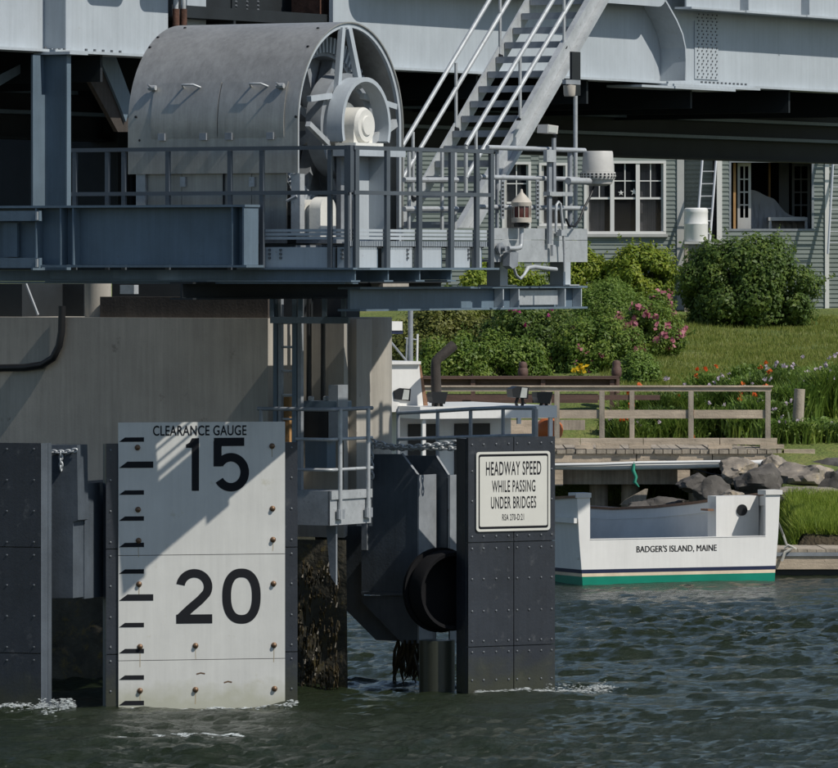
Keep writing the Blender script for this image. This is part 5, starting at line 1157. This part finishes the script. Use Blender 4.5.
for i, (px_, py2, Y, rw, rh, m, lab) in enumerate([
    (812, 480, 115.0, 0.62, 0.36, ROCK, 'large flat topped grey boulder at the end of the wharf pipe'), (756, 486, 114.4, 0.42, 0.40, ROCK_D, 'dark angular boulder on the bank behind the transom corner'),
    (812, 498, 112.5, 0.62, 0.26, ROCK, 'long rounded tan boulder just above the marsh grass'), (712, 494, 114.0, 0.36, 0.28, ROCK_D, 'dark squat rock under the wharf'),
    (737, 472, 116.2, 0.36, 0.24, ROCK, 'tan rock wedged under the white pipe end'), (694, 484, 116.2, 0.30, 0.22, ROCK_D, 'dark rock in the shade of the wharf beam'),
    (667, 505, 116.8, 0.38, 0.2, ROCK_D, 'broad dark rock in the shade below the wharf'), (838, 466, 117.2, 0.5, 0.18, ROCK_D, 'dark slab lying beside the flower bed'),
    (840, 489, 113.2, 0.35, 0.3, ROCK_D, 'dark rock between the two big boulders'), (773, 470, 116.4, 0.3, 0.26, ROCK, 'grey rock behind the large flat topped boulder'),
    (730, 497, 113.2, 0.22, 0.16, ROCK, 'small tan rock beside the dark angular boulder'), (783, 503, 112.2, 0.24, 0.16, ROCK_D, 'small dark rock half hidden by the transom corner'),
    (640, 511, 116.6, 0.35, 0.16, ROCK_D, 'low dark rock beside the broken plank')]):
    c = at_g(px_, py2, Y); rock(c, 1.0, 20 + i, m, lab, (rw * 1.12, rw * 1.0, rh * 1.12))

# ------------------------------------------------------------------ house
HO = Fr(600, 150.0, 0.0)
house = thing('house', HO.P(2, -2, 3.8), 'pale green clapboard house with white trim behind the hedge', 'house')
def hz(y, w=0.0): return HO.z(600, y, w)
def siding(x0, x1, y0, y1, w):
    mb = MB(); z = hz(y1, w); top = hz(y0, w); e = 0.102; s0, s1 = HO.s(x0, w), HO.s(x1, w); P = HO.P
    while z < top - 0.005:
        zt_ = min(z + e, top); mb.hexa([P(s0, w + 0.022, z), P(s1, w + 0.022, z), P(s1, w - 0.02, z), P(s0, w - 0.02, z), P(s0, w + 0.004, zt_), P(s1, w + 0.004, zt_), P(s1, w - 0.02, zt_), P(s0, w - 0.02, zt_)]); z += e
    return mb.build('siding', SIDING, house, kind='stuff')
siding(340, 502, 60, 320, 0); siding(502, 531, 60, 162, 0); siding(502, 531, 242, 320, 0); siding(531, 539, 60, 320, 0); siding(539, 568, 60, 163, 0); siding(539, 568, 226, 320, 0)
siding(568, 584, 60, 320, 0); siding(584, 666, 60, 161, 0); siding(584, 666, 234, 320, 0); siding(666, 677, 60, 320, 0)
siding(684, 717, 60, 320, -0.6); siding(722, 729, 60, 320, 0); siding(729, 814, 60, 160, 0); siding(729, 814, 231, 320, 0); siding(814, 825, 60, 320, 0); siding(829, 930, 60, 320, 0)
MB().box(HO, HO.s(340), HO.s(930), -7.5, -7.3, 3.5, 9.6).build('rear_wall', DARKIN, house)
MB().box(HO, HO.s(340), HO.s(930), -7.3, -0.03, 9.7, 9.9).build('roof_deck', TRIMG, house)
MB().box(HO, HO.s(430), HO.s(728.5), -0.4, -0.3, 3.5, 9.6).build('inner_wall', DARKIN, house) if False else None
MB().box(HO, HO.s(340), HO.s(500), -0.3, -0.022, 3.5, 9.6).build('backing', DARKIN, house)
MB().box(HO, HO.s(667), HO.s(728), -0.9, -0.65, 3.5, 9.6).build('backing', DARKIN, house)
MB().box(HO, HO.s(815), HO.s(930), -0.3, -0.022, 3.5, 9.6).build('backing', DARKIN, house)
for xa, xb, m in ((677, 684, TRIMG), (717, 722, TRIM), (825, 829, TRIM)):
    MB().box(HO, HO.s(xa), HO.s(xb), -0.62, 0.045, 3.6, 9.6).build('corner_board', m, house)
def window(x0, y0, x1, y1, cols, label=None, fw=2.6):
    s0, s1, z0, z1 = HO.s(x0), HO.s(x1), hz(y1), hz(y0); t = fw / 43.5
    wdw = MB().box(HO, s0, s1, -0.25, 0.04, z0 - 0.0, z0 + t).build('window', TRIM, house)
    for a, b2, c, d in ((s0, s1, z1 - t, z1), (s0, s0 + t, z0 + t, z1 - t), (s1 - t, s1, z0 + t, z1 - t)):
        MB().box(HO, a, b2, -0.25, 0.045, c + 0.001, d - 0.001).build('frame', TRIM, wdw)
    cw = (s1 - s0 - 2 * t) / cols
    for i in range(cols):
        a, b2 = s0 + t + i * cw, s0 + t + (i + 1) * cw
        if i: MB().box(HO, a - 0.045, a + 0.045, -0.2, 0.03, z0 + t, z1 - t).build('mullion', TRIM, wdw)
        a += 0.05; b2 -= 0.05; zm = (z0 + z1) / 2 - 0.02
        MB().box(HO, a, b2, -0.06, -0.052, z0 + t, zm - 0.025).build('pane', GLASS, wdw); MB().box(HO, a, b2, -0.06, -0.052, zm + 0.025, z1 - t).build('pane', GLASS, wdw)
        MB().box(HO, a, b2, -0.09, -0.01, zm - 0.024, zm + 0.024).build('meeting_rail', TRIM, wdw)
        m_ = (a + b2) / 2; zq = (zm + z1 - t) / 2
        MB().box(HO, m_ - 0.012, m_ + 0.012, -0.05, -0.03, zm + 0.026, z1 - t - 0.002).build('muntin', TRIM, wdw); MB().box(HO, a, b2, -0.048, -0.032, zq - 0.012, zq + 0.012).build('muntin', TRIM, wdw)
        MB().box(HO, a - 0.05, a + 0.0, -0.09, -0.02, z0 + t, z1 - t).build('sash', TRIMG, wdw); MB().box(HO, b2, b2 + 0.05, -0.09, -0.02, z0 + t, z1 - t).build('sash', TRIMG, wdw)
        if cols == 3 and i != 1 or cols == 1:
            MB().box(HO, a, b2 - 0.12, -0.30, -0.27, z0 + t, z1 - t).build('curtain', CURT, wdw)
    MB().box(HO, s0 - 0.04, s1 + 0.04, -0.05, 0.09, z0 - 0.07, z0 - 0.002).build('sill', TRIMG, wdw)
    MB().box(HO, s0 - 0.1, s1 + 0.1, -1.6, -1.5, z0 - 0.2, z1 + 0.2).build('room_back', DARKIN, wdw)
    return wdw
window(584, 161, 666, 234, 3); window(539, 163, 568, 226, 1)
window(502, 162, 531, 242, 1)
def star(px_, py2, r):
    c = HO.pt(px_, py2, -0.02); v = [c + Vector((0, -0.01, 0))]; f = []
    for k in range(10):
        a = R(90 + 36 * k); q = r if k % 2 == 0 else r * 0.38; v.append(c + Vector((q * math.cos(a), 0, q * math.sin(a))))
    for k in range(10): f.append((0, 1 + k, 1 + (k + 1) % 10))
    topmesh(MB().add(v, f + [tuple(range(10, 0, -1))]), 'star_ornament', TRIM, 'small pale star ornament hung in the house window', 'ornament', 'star ornaments in the house window')
star(634, 192, 0.09); star(621, 193, 0.07)
# open room under renovation
o0, o1, oz0, oz1 = HO.s(729), HO.s(814), hz(231), hz(160)
for a, b2, c, d, nm in ((o0, o0 + 0.05, oz0, oz1, 'opening_jamb'), (o1 - 0.05, o1, oz0, oz1, 'opening_jamb'), (o0 + 0.051, o1 - 0.051, oz0, oz0 + 0.05, 'opening_sill'), (o0 + 0.051, o1 - 0.051, oz1 - 0.06, oz1, 'opening_head')):
    MB().box(HO, a, b2, -0.3, 0.02, c + 0.001, d - 0.001).build(nm, GALV_D, house)
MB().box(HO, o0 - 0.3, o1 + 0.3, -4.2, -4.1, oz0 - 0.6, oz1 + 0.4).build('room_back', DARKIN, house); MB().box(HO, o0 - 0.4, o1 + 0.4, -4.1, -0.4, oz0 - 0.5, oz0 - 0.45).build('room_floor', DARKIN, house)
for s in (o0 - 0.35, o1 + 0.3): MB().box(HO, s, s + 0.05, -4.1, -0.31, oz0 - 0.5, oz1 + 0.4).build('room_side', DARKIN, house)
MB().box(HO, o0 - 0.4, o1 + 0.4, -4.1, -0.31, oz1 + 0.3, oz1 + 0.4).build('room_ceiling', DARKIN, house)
MB().box(HO, HO.s(734), HO.s(736.5), -0.4, -0.32, oz0, oz1).build('raw_stud', TANW, house)
MB().box(HO, HO.s(768.5, -2), HO.s(770.5, -2), -2.1, -2.0, oz0 + 0.6, oz1).build('raw_stud', TANW, house)
def french(x0, x1, w, lab, cols=2, rows=4, mat=TRIM):
    y0, y1 = 163, 230; s0, s1 = HO.s(x0, w), HO.s(x1, w); z0, z1 = HO.z(740, y1, w), HO.z(740, y0, w)
    d = thing('french_door', HO.P((s0 + s1) / 2, w, z0), lab, 'door')
    for a, b2, c, e in ((s0, s0 + 0.06, z0, z1), (s1 - 0.06, s1, z0, z1), (s0 + 0.061, s1 - 0.061, z0, z0 + 0.28), (s0 + 0.061, s1 - 0.061, z1 - 0.08, z1)):
        MB().box(HO, a, b2, w - 0.04, w, c, e).build('door_frame', mat, d)
    for i in range(1, cols): q = s0 + (s1 - s0) * i / cols; MB().box(HO, q - 0.015, q + 0.015, w - 0.035, w - 0.005, z0 + 0.28, z1 - 0.08).build('muntin', mat, d)
    for j in range(1, rows): q = z0 + 0.28 + (z1 - z0 - 0.36) * j / rows; MB().box(HO, s0 + 0.06, s1 - 0.06, w - 0.033, w - 0.007, q - 0.015, q + 0.015).build('muntin', mat, d)
french(737.5, 751, -0.5, 'white french door leaf folded back inside the open room', 2, 4, TRIMG); french(792, 810, -3.0, 'shaded french door leaf at the rear of the open room', 2, 4, TRIMG)
MB().box(HO, HO.s(779, -3.2), HO.s(789, -3.2), -3.3, -3.2, oz0, oz1).build('inner_post', TRIMG, house)
# sheet over furniture
xs2 = np.linspace(HO.s(751, -1.2), HO.s(806, -1.2), 40); yl = np.linspace(0, 1, 14); v = []; f = []
for j, t in enumerate(yl):
    for i, s in enumerate(xs2):
        u = i / 39; topz = oz0 + 0.34 + 0.62 * (0.5 + 0.5 * math.cos(math.pi * min(1, u * 1.15))) + 0.10 * math.exp(-((u - 0.45) / 0.12) ** 2)
        fold = 0.05 * math.sin(i * 1.3 + j * 0.4) + 0.03 * math.sin(i * 2.9)
        v.append(HO.P(s, -1.6 + 0.7 * (1 - t) ** 1.5 + fold * (1 - t) * 1.2, oz0 - 0.2 + (topz - oz0 + 0.2) * t ))
for j in range(13):
    for i in range(39): a = j * 40 + i; f.append((a, a + 1, a + 41, a + 40))
topmesh(MB().add(v, f), 'dust_sheet', SHEET, 'pale dust sheet draped over furniture in the open room', 'dust sheet', smooth=60)
tb = thing('work_table', HO.P(HO.s(785, -0.8), -0.8, oz0 - 0.2), 'white low table under the dust sheet in the open room', 'table')
MB().box(HO, HO.s(768, -0.8), HO.s(807, -0.8), -1.4, -0.6, oz0 + 0.24, oz0 + 0.32).build('table_top', TRIMG, tb)
for x in (769, 805): MB().box(HO, HO.s(x, -0.6), HO.s(x, -0.6) + 0.06, -0.7, -0.62, oz0 - 0.4, oz0 + 0.238).build('leg', TRIMG, tb)
# ladders and barrel
def ladder(xa0, xb0, y0, xa1, xb1, y1, w0, w1, nr, lab):
    t = thing('ladder', HO.pt((xa0 + xb0) / 2, y0, w0), lab, 'ladder')
    A0, B0 = HO.pt(xa0, y0, w0), HO.pt(xb0, y0, w0); A1, B1 = HO.pt(xa1, y1, w1), HO.pt(xb1, y1, w1)
    for p, q in ((A0, A1), (B0, B1)): MB().tube([p, q], 0.03, 6).build('rail', ALU, t)
    for k in range(1, nr): u = k / nr; MB().tube([A0.lerp(A1, u), B0.lerp(B1, u)], 0.016, 6).build('rung', ALU, t)
ladder(696, 709.5, 246, 706, 720, 110, 0.8, -0.3, 11, 'aluminium ladder leaning behind the white barrel')
ladder(828, 846, 254, 836, 854, 110, 0.8, 0.15, 13, 'aluminium ladder leaning by the house corner beyond the open room')
f2 = HO.off(0, 0.75); bcx = f2.pt(696, 241.5); zz = lambda y: f2.z(696, y) - bcx.z
bar_ = thing('barrel', bcx, 'white plastic rain barrel on a stand against the house', 'barrel')
MB().lathe(bcx, [(0, 0), (0.26, 0), (0.275, 0.03), (0.275, zz(225)), (0.285, zz(224)), (0.275, zz(223)), (0.272, zz(213)), (0.28, zz(212)), (0.265, zz(209)), (0.24, zz(208)), (0, zz(208))], 28).build('body', BOATW, bar_, smooth=35)
f3 = f2.off(0, 0)
MB().box(f3, f3.s(684), f3.s(724), -0.3, 0.3, bcx.z - 0.06, bcx.z - 0.003).build('stand_top', TRIMG, bar_)
for x in (686, 706, 722): MB().box(f3, f3.s(x) - 0.04, f3.s(x) + 0.04, -0.25, 0.25, 3.8, bcx.z - 0.062).build('stand_leg', WOODV, bar_)

# ------------------------------------------------------------------ vegetation
def leaf_obj(name, C, N, size, mat, parent, aspect=0.55, kind='stuff', r=None):
    r = r or rng; n = len(C); N = N / (np.linalg.norm(N, axis=1, keepdims=True) + 1e-9)
    T = r.normal(size=(n, 3)); T -= N * (T * N).sum(1, keepdims=True); T /= np.linalg.norm(T, axis=1, keepdims=True) + 1e-9; Bn = np.cross(N, T)
    s = (size * (0.65 + 0.7 * r.random(n)))[:, None]
    q = np.stack([C - T * s, C + Bn * s * aspect + N * s * 0.12, C + T * s, C - Bn * s * aspect + N * s * 0.12], 1)
    return quads_obj(name, q, mat, parent, kind)
def quads_obj(name, q, mat, parent, kind='stuff', loc=None):
    o0 = np.array(ORI[parent]) if parent is not None else np.array(loc)
    co = (q.reshape(-1, 3) - o0).astype(np.float32); n = len(q); k = q.shape[1]
    me = bpy.data.meshes.new(name); me.vertices.add(len(co)); me.vertices.foreach_set('co', co.ravel()); me.loops.add(n * k); me.loops.foreach_set('vertex_index', np.arange(n * k, dtype=np.int32))
    me.polygons.add(n); me.polygons.foreach_set('loop_start', np.arange(0, n * k, k, dtype=np.int32)); me.polygons.foreach_set('loop_total', np.full(n, k, dtype=np.int32)); me.update(calc_edges=True); me.materials.append(mat)
    o = link_mesh(name, me, parent, None if parent is not None else tuple(loc))
    if kind: o['kind'] = kind
    return o
def bush(name, label, x0, y0, x1, y1, Y, mat, n=9000, leaf=0.045, lumps=40, depth=0.8, flowers=None, cat='shrub', group=None, seed=0, upright=False, lr=(0.16, 0.34), aspect=0.55):
    n = int(n * 1.6); r = np.random.default_rng(100 + seed); m = FPX / Y
    cx = ((x0 + x1) / 2 - CX) / m; rx = (x1 - x0) / 2 / m; zt_, zb_ = H - (y0 - HY) / m, H - (y1 - HY) / m
    rz = (zt_ - zb_) / 2; cz_ = (zt_ + zb_) / 2; ry = rx * depth
    t = thing(name, (cx, Y, zb_), label, cat, group)
    u = r.normal(size=(lumps, 3)); u /= np.linalg.norm(u, axis=1, keepdims=True); u[:, 2] = np.where(u[:, 2] < -0.9, -u[:, 2], u[:, 2])
    rad = (0.45 + 0.45 * r.random(lumps) ** 0.6)[:, None]; E = np.array([rx, ry, rz]); mn = min(rx, rz)
    lc = u * rad * E; ls = mn * (lr[0] + (lr[1] - lr[0]) * r.random(lumps)) * 1.25
    k = r.integers(0, lumps, n); d = r.normal(size=(n, 3)); d /= np.linalg.norm(d, axis=1, keepdims=True)
    sh = 0.55 + 0.5 * r.random(n) ** 0.7
    P = lc[k] + d * (ls[k] * sh)[:, None]
    if upright: P[:, 2] += ls[k] * r.random(n) * 0.6
    q = P / E; L = np.linalg.norm(q, axis=1); keep = L < 1.06 + 0.09 * r.normal(size=n); P, d = P[keep], d[keep]
    N = d * 0.8 + P / np.linalg.norm(P, axis=1, keepdims=True) * 0.5 + r.normal(size=P.shape) * 0.42 + np.array([0.15, -0.12, 0.35])
    Cw = P + np.array([cx, Y, cz_])
    leaf_obj('foliage', Cw, N, leaf * (0.55 + 0.5 * r.random(len(Cw))), mat, t, aspect, r=r)
    ns = max(14, lumps // 2); k2 = r.integers(0, lumps, ns); dz = u[k2] * np.array([1, 1, 1]) + np.array([0, -0.1, 0.5]); dz /= np.linalg.norm(dz, axis=1, keepdims=True)
    b0 = lc[k2] + dz * ls[k2][:, None] * 0.8; tt = np.linspace(0, 1, 12); SP = (b0[:, None, :] + dz[:, None, :] * (ls[k2][:, None] * tt[None, :] * 0.9)[..., None]).reshape(-1, 3) + r.normal(size=(ns * 12, 3)) * 0.02
    okz = SP[:, 2] > -rz * 0.6; leaf_obj('shoots', SP[okz] + np.array([cx, Y, cz_]), r.normal(size=SP[okz].shape) + np.array([0.2, -0.3, 0.6]), leaf * 0.75, mat, t, aspect, r=r)
    mb = MB()
    for j in range(9):
        e = Vector(lc[j % lumps]) * 0.8; a = Vector((cx + e.x * 0.25, Y + e.y * 0.25, zb_ - 0.1)); b2 = Vector((cx, Y, cz_)) + e
        mb.tube([a, a.lerp(b2, 0.5) + Vector((0.03 * j % 0.07, 0, 0.05)), b2], [0.022, 0.016, 0.006], 5)
    mb.build('stems', BARK, t)
    if flowers:
        fm, cnt, fs, nm = flowers
        dd = r.normal(size=(cnt, 3)); dd[:, 1] = -np.abs(dd[:, 1]) * 1.3; dd /= np.linalg.norm(dd, axis=1, keepdims=True); dd[:, 2] = np.abs(dd[:, 2]) * 1.2 - 0.35
        kk = r.integers(0, lumps, cnt); fc = lc[kk] + np.stack([d_ * ls[q_] for d_, q_ in zip(dd, kk)])
        front = fc[:, 1] < ry * 0.1; fc, dd = fc[front], dd[front]
        fc = fc * np.where(np.linalg.norm(fc / E, axis=1, keepdims=True) < 0.8, 1.18, 1.0)
        reps = 7; FC = np.repeat(fc, reps, 0) + r.normal(size=(len(fc) * reps, 3)) * fs * 0.45 + np.array([cx, Y, cz_]); FN = np.repeat(dd, reps, 0) + r.normal(size=(len(fc) * reps, 3)) * 0.6
        leaf_obj(nm, FC, FN, fs * 0.7, fm, t, 0.9, r=r)
    return t
bush('evergreen_shrub', 'rounded clipped yellow green shrub under the triple window', 604, 245, 682, 312, 146.5, LEAF_Y, 15000, 0.05, 70, seed=1)
bush('broad_shrub', 'broad dark leafy shrub spreading below the open room', 675, 236, 832, 342, 144.5, LEAF_D, 34000, 0.055, 110, depth=0.6, seed=2, lr=(0.14, 0.30))
bush('evergreen_shrub', 'yellow green shrub half hidden behind the platform kick plate', 545, 246, 609, 310, 147, LEAF_Y, 10000, 0.05, 50, seed=3)
bush('evergreen_shrub', 'yellow green shrub seen below the platform floor beams', 430, 262, 550, 325, 146.5, LEAF_Y, 12000, 0.05, 60, seed=4)
bush('feathery_shrub', 'fine leaved bright green shrub below the clipped shrub', 572, 283, 648, 352, 138, LEAF_J, 14000, 0.042, 60, seed=5, upright=True, aspect=0.3)
bush('rose_bush', 'rose bush with clusters of pink blooms at the lawn edge', 608, 300, 684, 372, 134.5, LEAF_M, 11000, 0.042, 55, flowers=(F_PINK, 60, 0.075, 'blossoms'), seed=6)
bush('rugosa_rose', 'dark rugosa rose hedge with scattered magenta flowers', 470, 302, 606, 392, 131, LEAF_D, 24000, 0.045, 90, depth=0.6, flowers=(F_MAG, 34, 0.055, 'blossoms'), seed=7)
bush('thicket', 'olive green thicket behind the boat pilothouse', 380, 300, 500, 400, 134, LEAF_O, 20000, 0.045, 90, depth=0.6, seed=8)
bush('rugosa_rose', 'light green rose shrub behind the carved post at the fence end', 545, 318, 655, 390, 130, LEAF_M, 14000, 0.04, 70, depth=0.6, flowers=(F_PINK, 16, 0.05, 'blossoms'), seed=9)
bush('low_shrub', 'low bright shrub beside the lawn above the wharf rail', 612, 352, 662, 408, 127, LEAF_J, 9000, 0.035, 45, seed=10)
bush('thicket', 'dense green thicket filling the bank behind the brown fence', 400, 330, 560, 410, 128.5, LEAF_M, 16000, 0.042, 80, depth=0.5, seed=11)
bush('low_shrub', 'low green shrub growing under the wharf fence rail', 598, 408, 640, 452, 122.6, LEAF_M, 5000, 0.035, 36, seed=12, flowers=(F_WHT, 14, 0.03, 'blossoms'))
bush('lilac', 'pale flowered bush at the edge of the big shrub', 640, 292, 676, 335, 139, LEAF_M, 6000, 0.045, 40, flowers=(F_PINK, 40, 0.07, 'blossoms'), seed=13)
t = thing('yellow_lilies', at_g(580, 376, 126.5), 'small clump of yellow lilies above the brown fence', 'flowers')
fc = np.array([at_g(580, 369, 126.5)]) + rng.normal(size=(26, 3)) * np.array([0.07, 0.05, 0.07]); leaf_obj('blossoms', fc, rng.normal(size=fc.shape) + np.array([0, -1.0, 0.3]), 0.05, F_YEL, t, 0.8)
fc = np.array([at_g(580, 378, 126.5)]) + rng.normal(size=(160, 3)) * np.array([0.14, 0.08, 0.12]); leaf_obj('foliage', fc, rng.normal(size=fc.shape), 0.05, LEAF_J, t, 0.3)
# flower bed along the bank: clumps of blades with blossoms
def clump(px_, Y, w, h, mat, fl, seed, label, n=420):
    r = np.random.default_rng(300 + seed); x = (px_ - CX) / FPX * Y; z = gz(x, Y); t = thing('perennial', (x, Y, z), label, 'plant', 'perennials of the flower bed')
    b = r.normal(size=(n, 2)) * np.array([w, w * 0.8]) * 0.45; a = r.random(n) * 6.28; lean = 0.25 + 0.4 * r.random(n); hh = h * (0.45 + 0.6 * r.random(n))
    base = np.stack([x + b[:, 0], Y + b[:, 1], np.full(n, z - 0.05)], 1); dr = np.stack([np.cos(a), np.sin(a), np.zeros(n)], 1); sd = np.stack([-np.sin(a), np.cos(a), np.zeros(n)], 1) * 0.016
    up = np.zeros((n, 3)); up[:, 2] = hh; mid = base + up * 0.65 + dr * (hh * lean * 0.4)[:, None]; tip = base + up * 0.95 + dr * (hh * lean)[:, None]
    q = np.concatenate([np.stack([base - sd, base + sd, mid + sd, mid - sd], 1), np.stack([mid - sd, mid + sd, tip, tip], 1)], 0); q[n:, 3] = q[n:, 2] + 1e-4
    quads_obj('foliage', q, mat, t)
    k = n // 2; P = np.stack([x + r.normal(size=k) * w * 0.5, Y + r.normal(size=k) * w * 0.4, z + h * (0.1 + 0.75 * r.random(k))], 1); leaf_obj('leaves', P, r.normal(size=P.shape) + np.array([0, -0.4, 0.6]), 0.045, mat, t, 0.45, r=r)
    if fl:
        fm, cnt, fs = fl
        fc = np.stack([x + r.normal(size=cnt) * w * 0.5, Y - 0.1 + r.normal(size=cnt) * w * 0.3, z + h * (0.72 + 0.45 * r.random(cnt))], 1); fc = np.repeat(fc, 6, 0) + r.normal(size=(cnt * 6, 3)) * fs * 0.4
        leaf_obj('blossoms', fc, r.normal(size=fc.shape) + np.array([0, -0.9, 0.5]), fs * 0.75, fm, t, 0.85, r=r)
r5 = random.Random(9); kinds = [('orange', F_ORG, 4, 0.055), ('pale', F_WHT, 3, 0.04), (None, None, 0, 0), ('pale', F_WHT, 4, 0.035), (None, None, 0, 0), ('orange', F_ORG, 3, 0.05), (None, None, 0, 0)]
i = 0
for row, (Y, h, xa, xb, st_) in enumerate(((120.6, 0.62, 640, 790, 17), (122.0, 0.70, 630, 850, 17), (123.6, 0.62, 640, 850, 18), (125.0, 0.50, 705, 850, 18), (119.3, 0.40, 775, 850, 15), (126.6, 0.42, 745, 850, 20))):
    x = xa
    while x < xb:
        kn = kinds[(i * 3 + row) % len(kinds)] if row < 5 else kinds[2]
        if kn[0] == 'orange' and x > 770: kn = kinds[1]
        lab = {'orange': 'orange flowering daylily clump in the bank flower bed', 'pale': 'pale lilac flowering perennial in the bank flower bed', None: 'leafy green perennial without flowers in the bank flower bed'}[kn[0]]
        hh = h * r5.uniform(0.75, 1.25) * (1.25 if x > 790 and row in (1, 2, 3) else 1.0)
        clump(x + r5.uniform(-5, 5), Y + r5.uniform(-0.4, 0.4), 0.34, hh, [LEAF_M, LEAF_J, LEAF_D][i % 3], (kn[1], kn[2], kn[3]) if kn[0] else None, i, lab)
        i += 1; x += st_
# lawn and marsh blades
def blades(name, n, xr, yr, h, mat, label, r, cond=None, wd=0.008):
    px_ = xr[0] + (xr[1] - xr[0]) * r.random(n); Y = yr[0] + (yr[1] - yr[0]) * r.random(n); X = (px_ - CX) / FPX * Y; Z = ground(X, Y)
    dens = np.sin(X * 1.7 + 2 * np.sin(Y * 0.8)) * np.sin(Y * 1.1 + X * 0.6); keep = r.random(n) < 0.6 + 0.4 * dens
    X, Y, Z = X[keep], Y[keep], Z[keep]; n = len(X)
    a = r.random(n) * 6.28; hh = h * (0.5 + 0.9 * r.random(n)); base = np.stack([X, Y, Z - 0.01], 1); sd = np.stack([np.cos(a), np.sin(a), np.zeros(n)], 1) * wd; ln = r.normal(size=(n, 3)) * h * 0.35; ln[:, 2] = hh
    q = np.stack([base - sd, base + sd, base + ln * 0.98 + sd * 0.15, base + ln], 1)
    o = quads_obj(name, q, mat, None, 'stuff', (0, 120, 0)); return tag(o, label, 'grass')
blades('lawn_grass', 90000, (600, 850), (124.5, 147), 0.085, GRASS, 'short sunlit lawn grass on the slope below the house', rng, wd=0.010)
blades('marsh_grass', 26000, (770, 850), (108.15, 112.2), 0.20, MARSH, 'bright green marsh grass on the low bank above the dock', rng, wd=0.010)
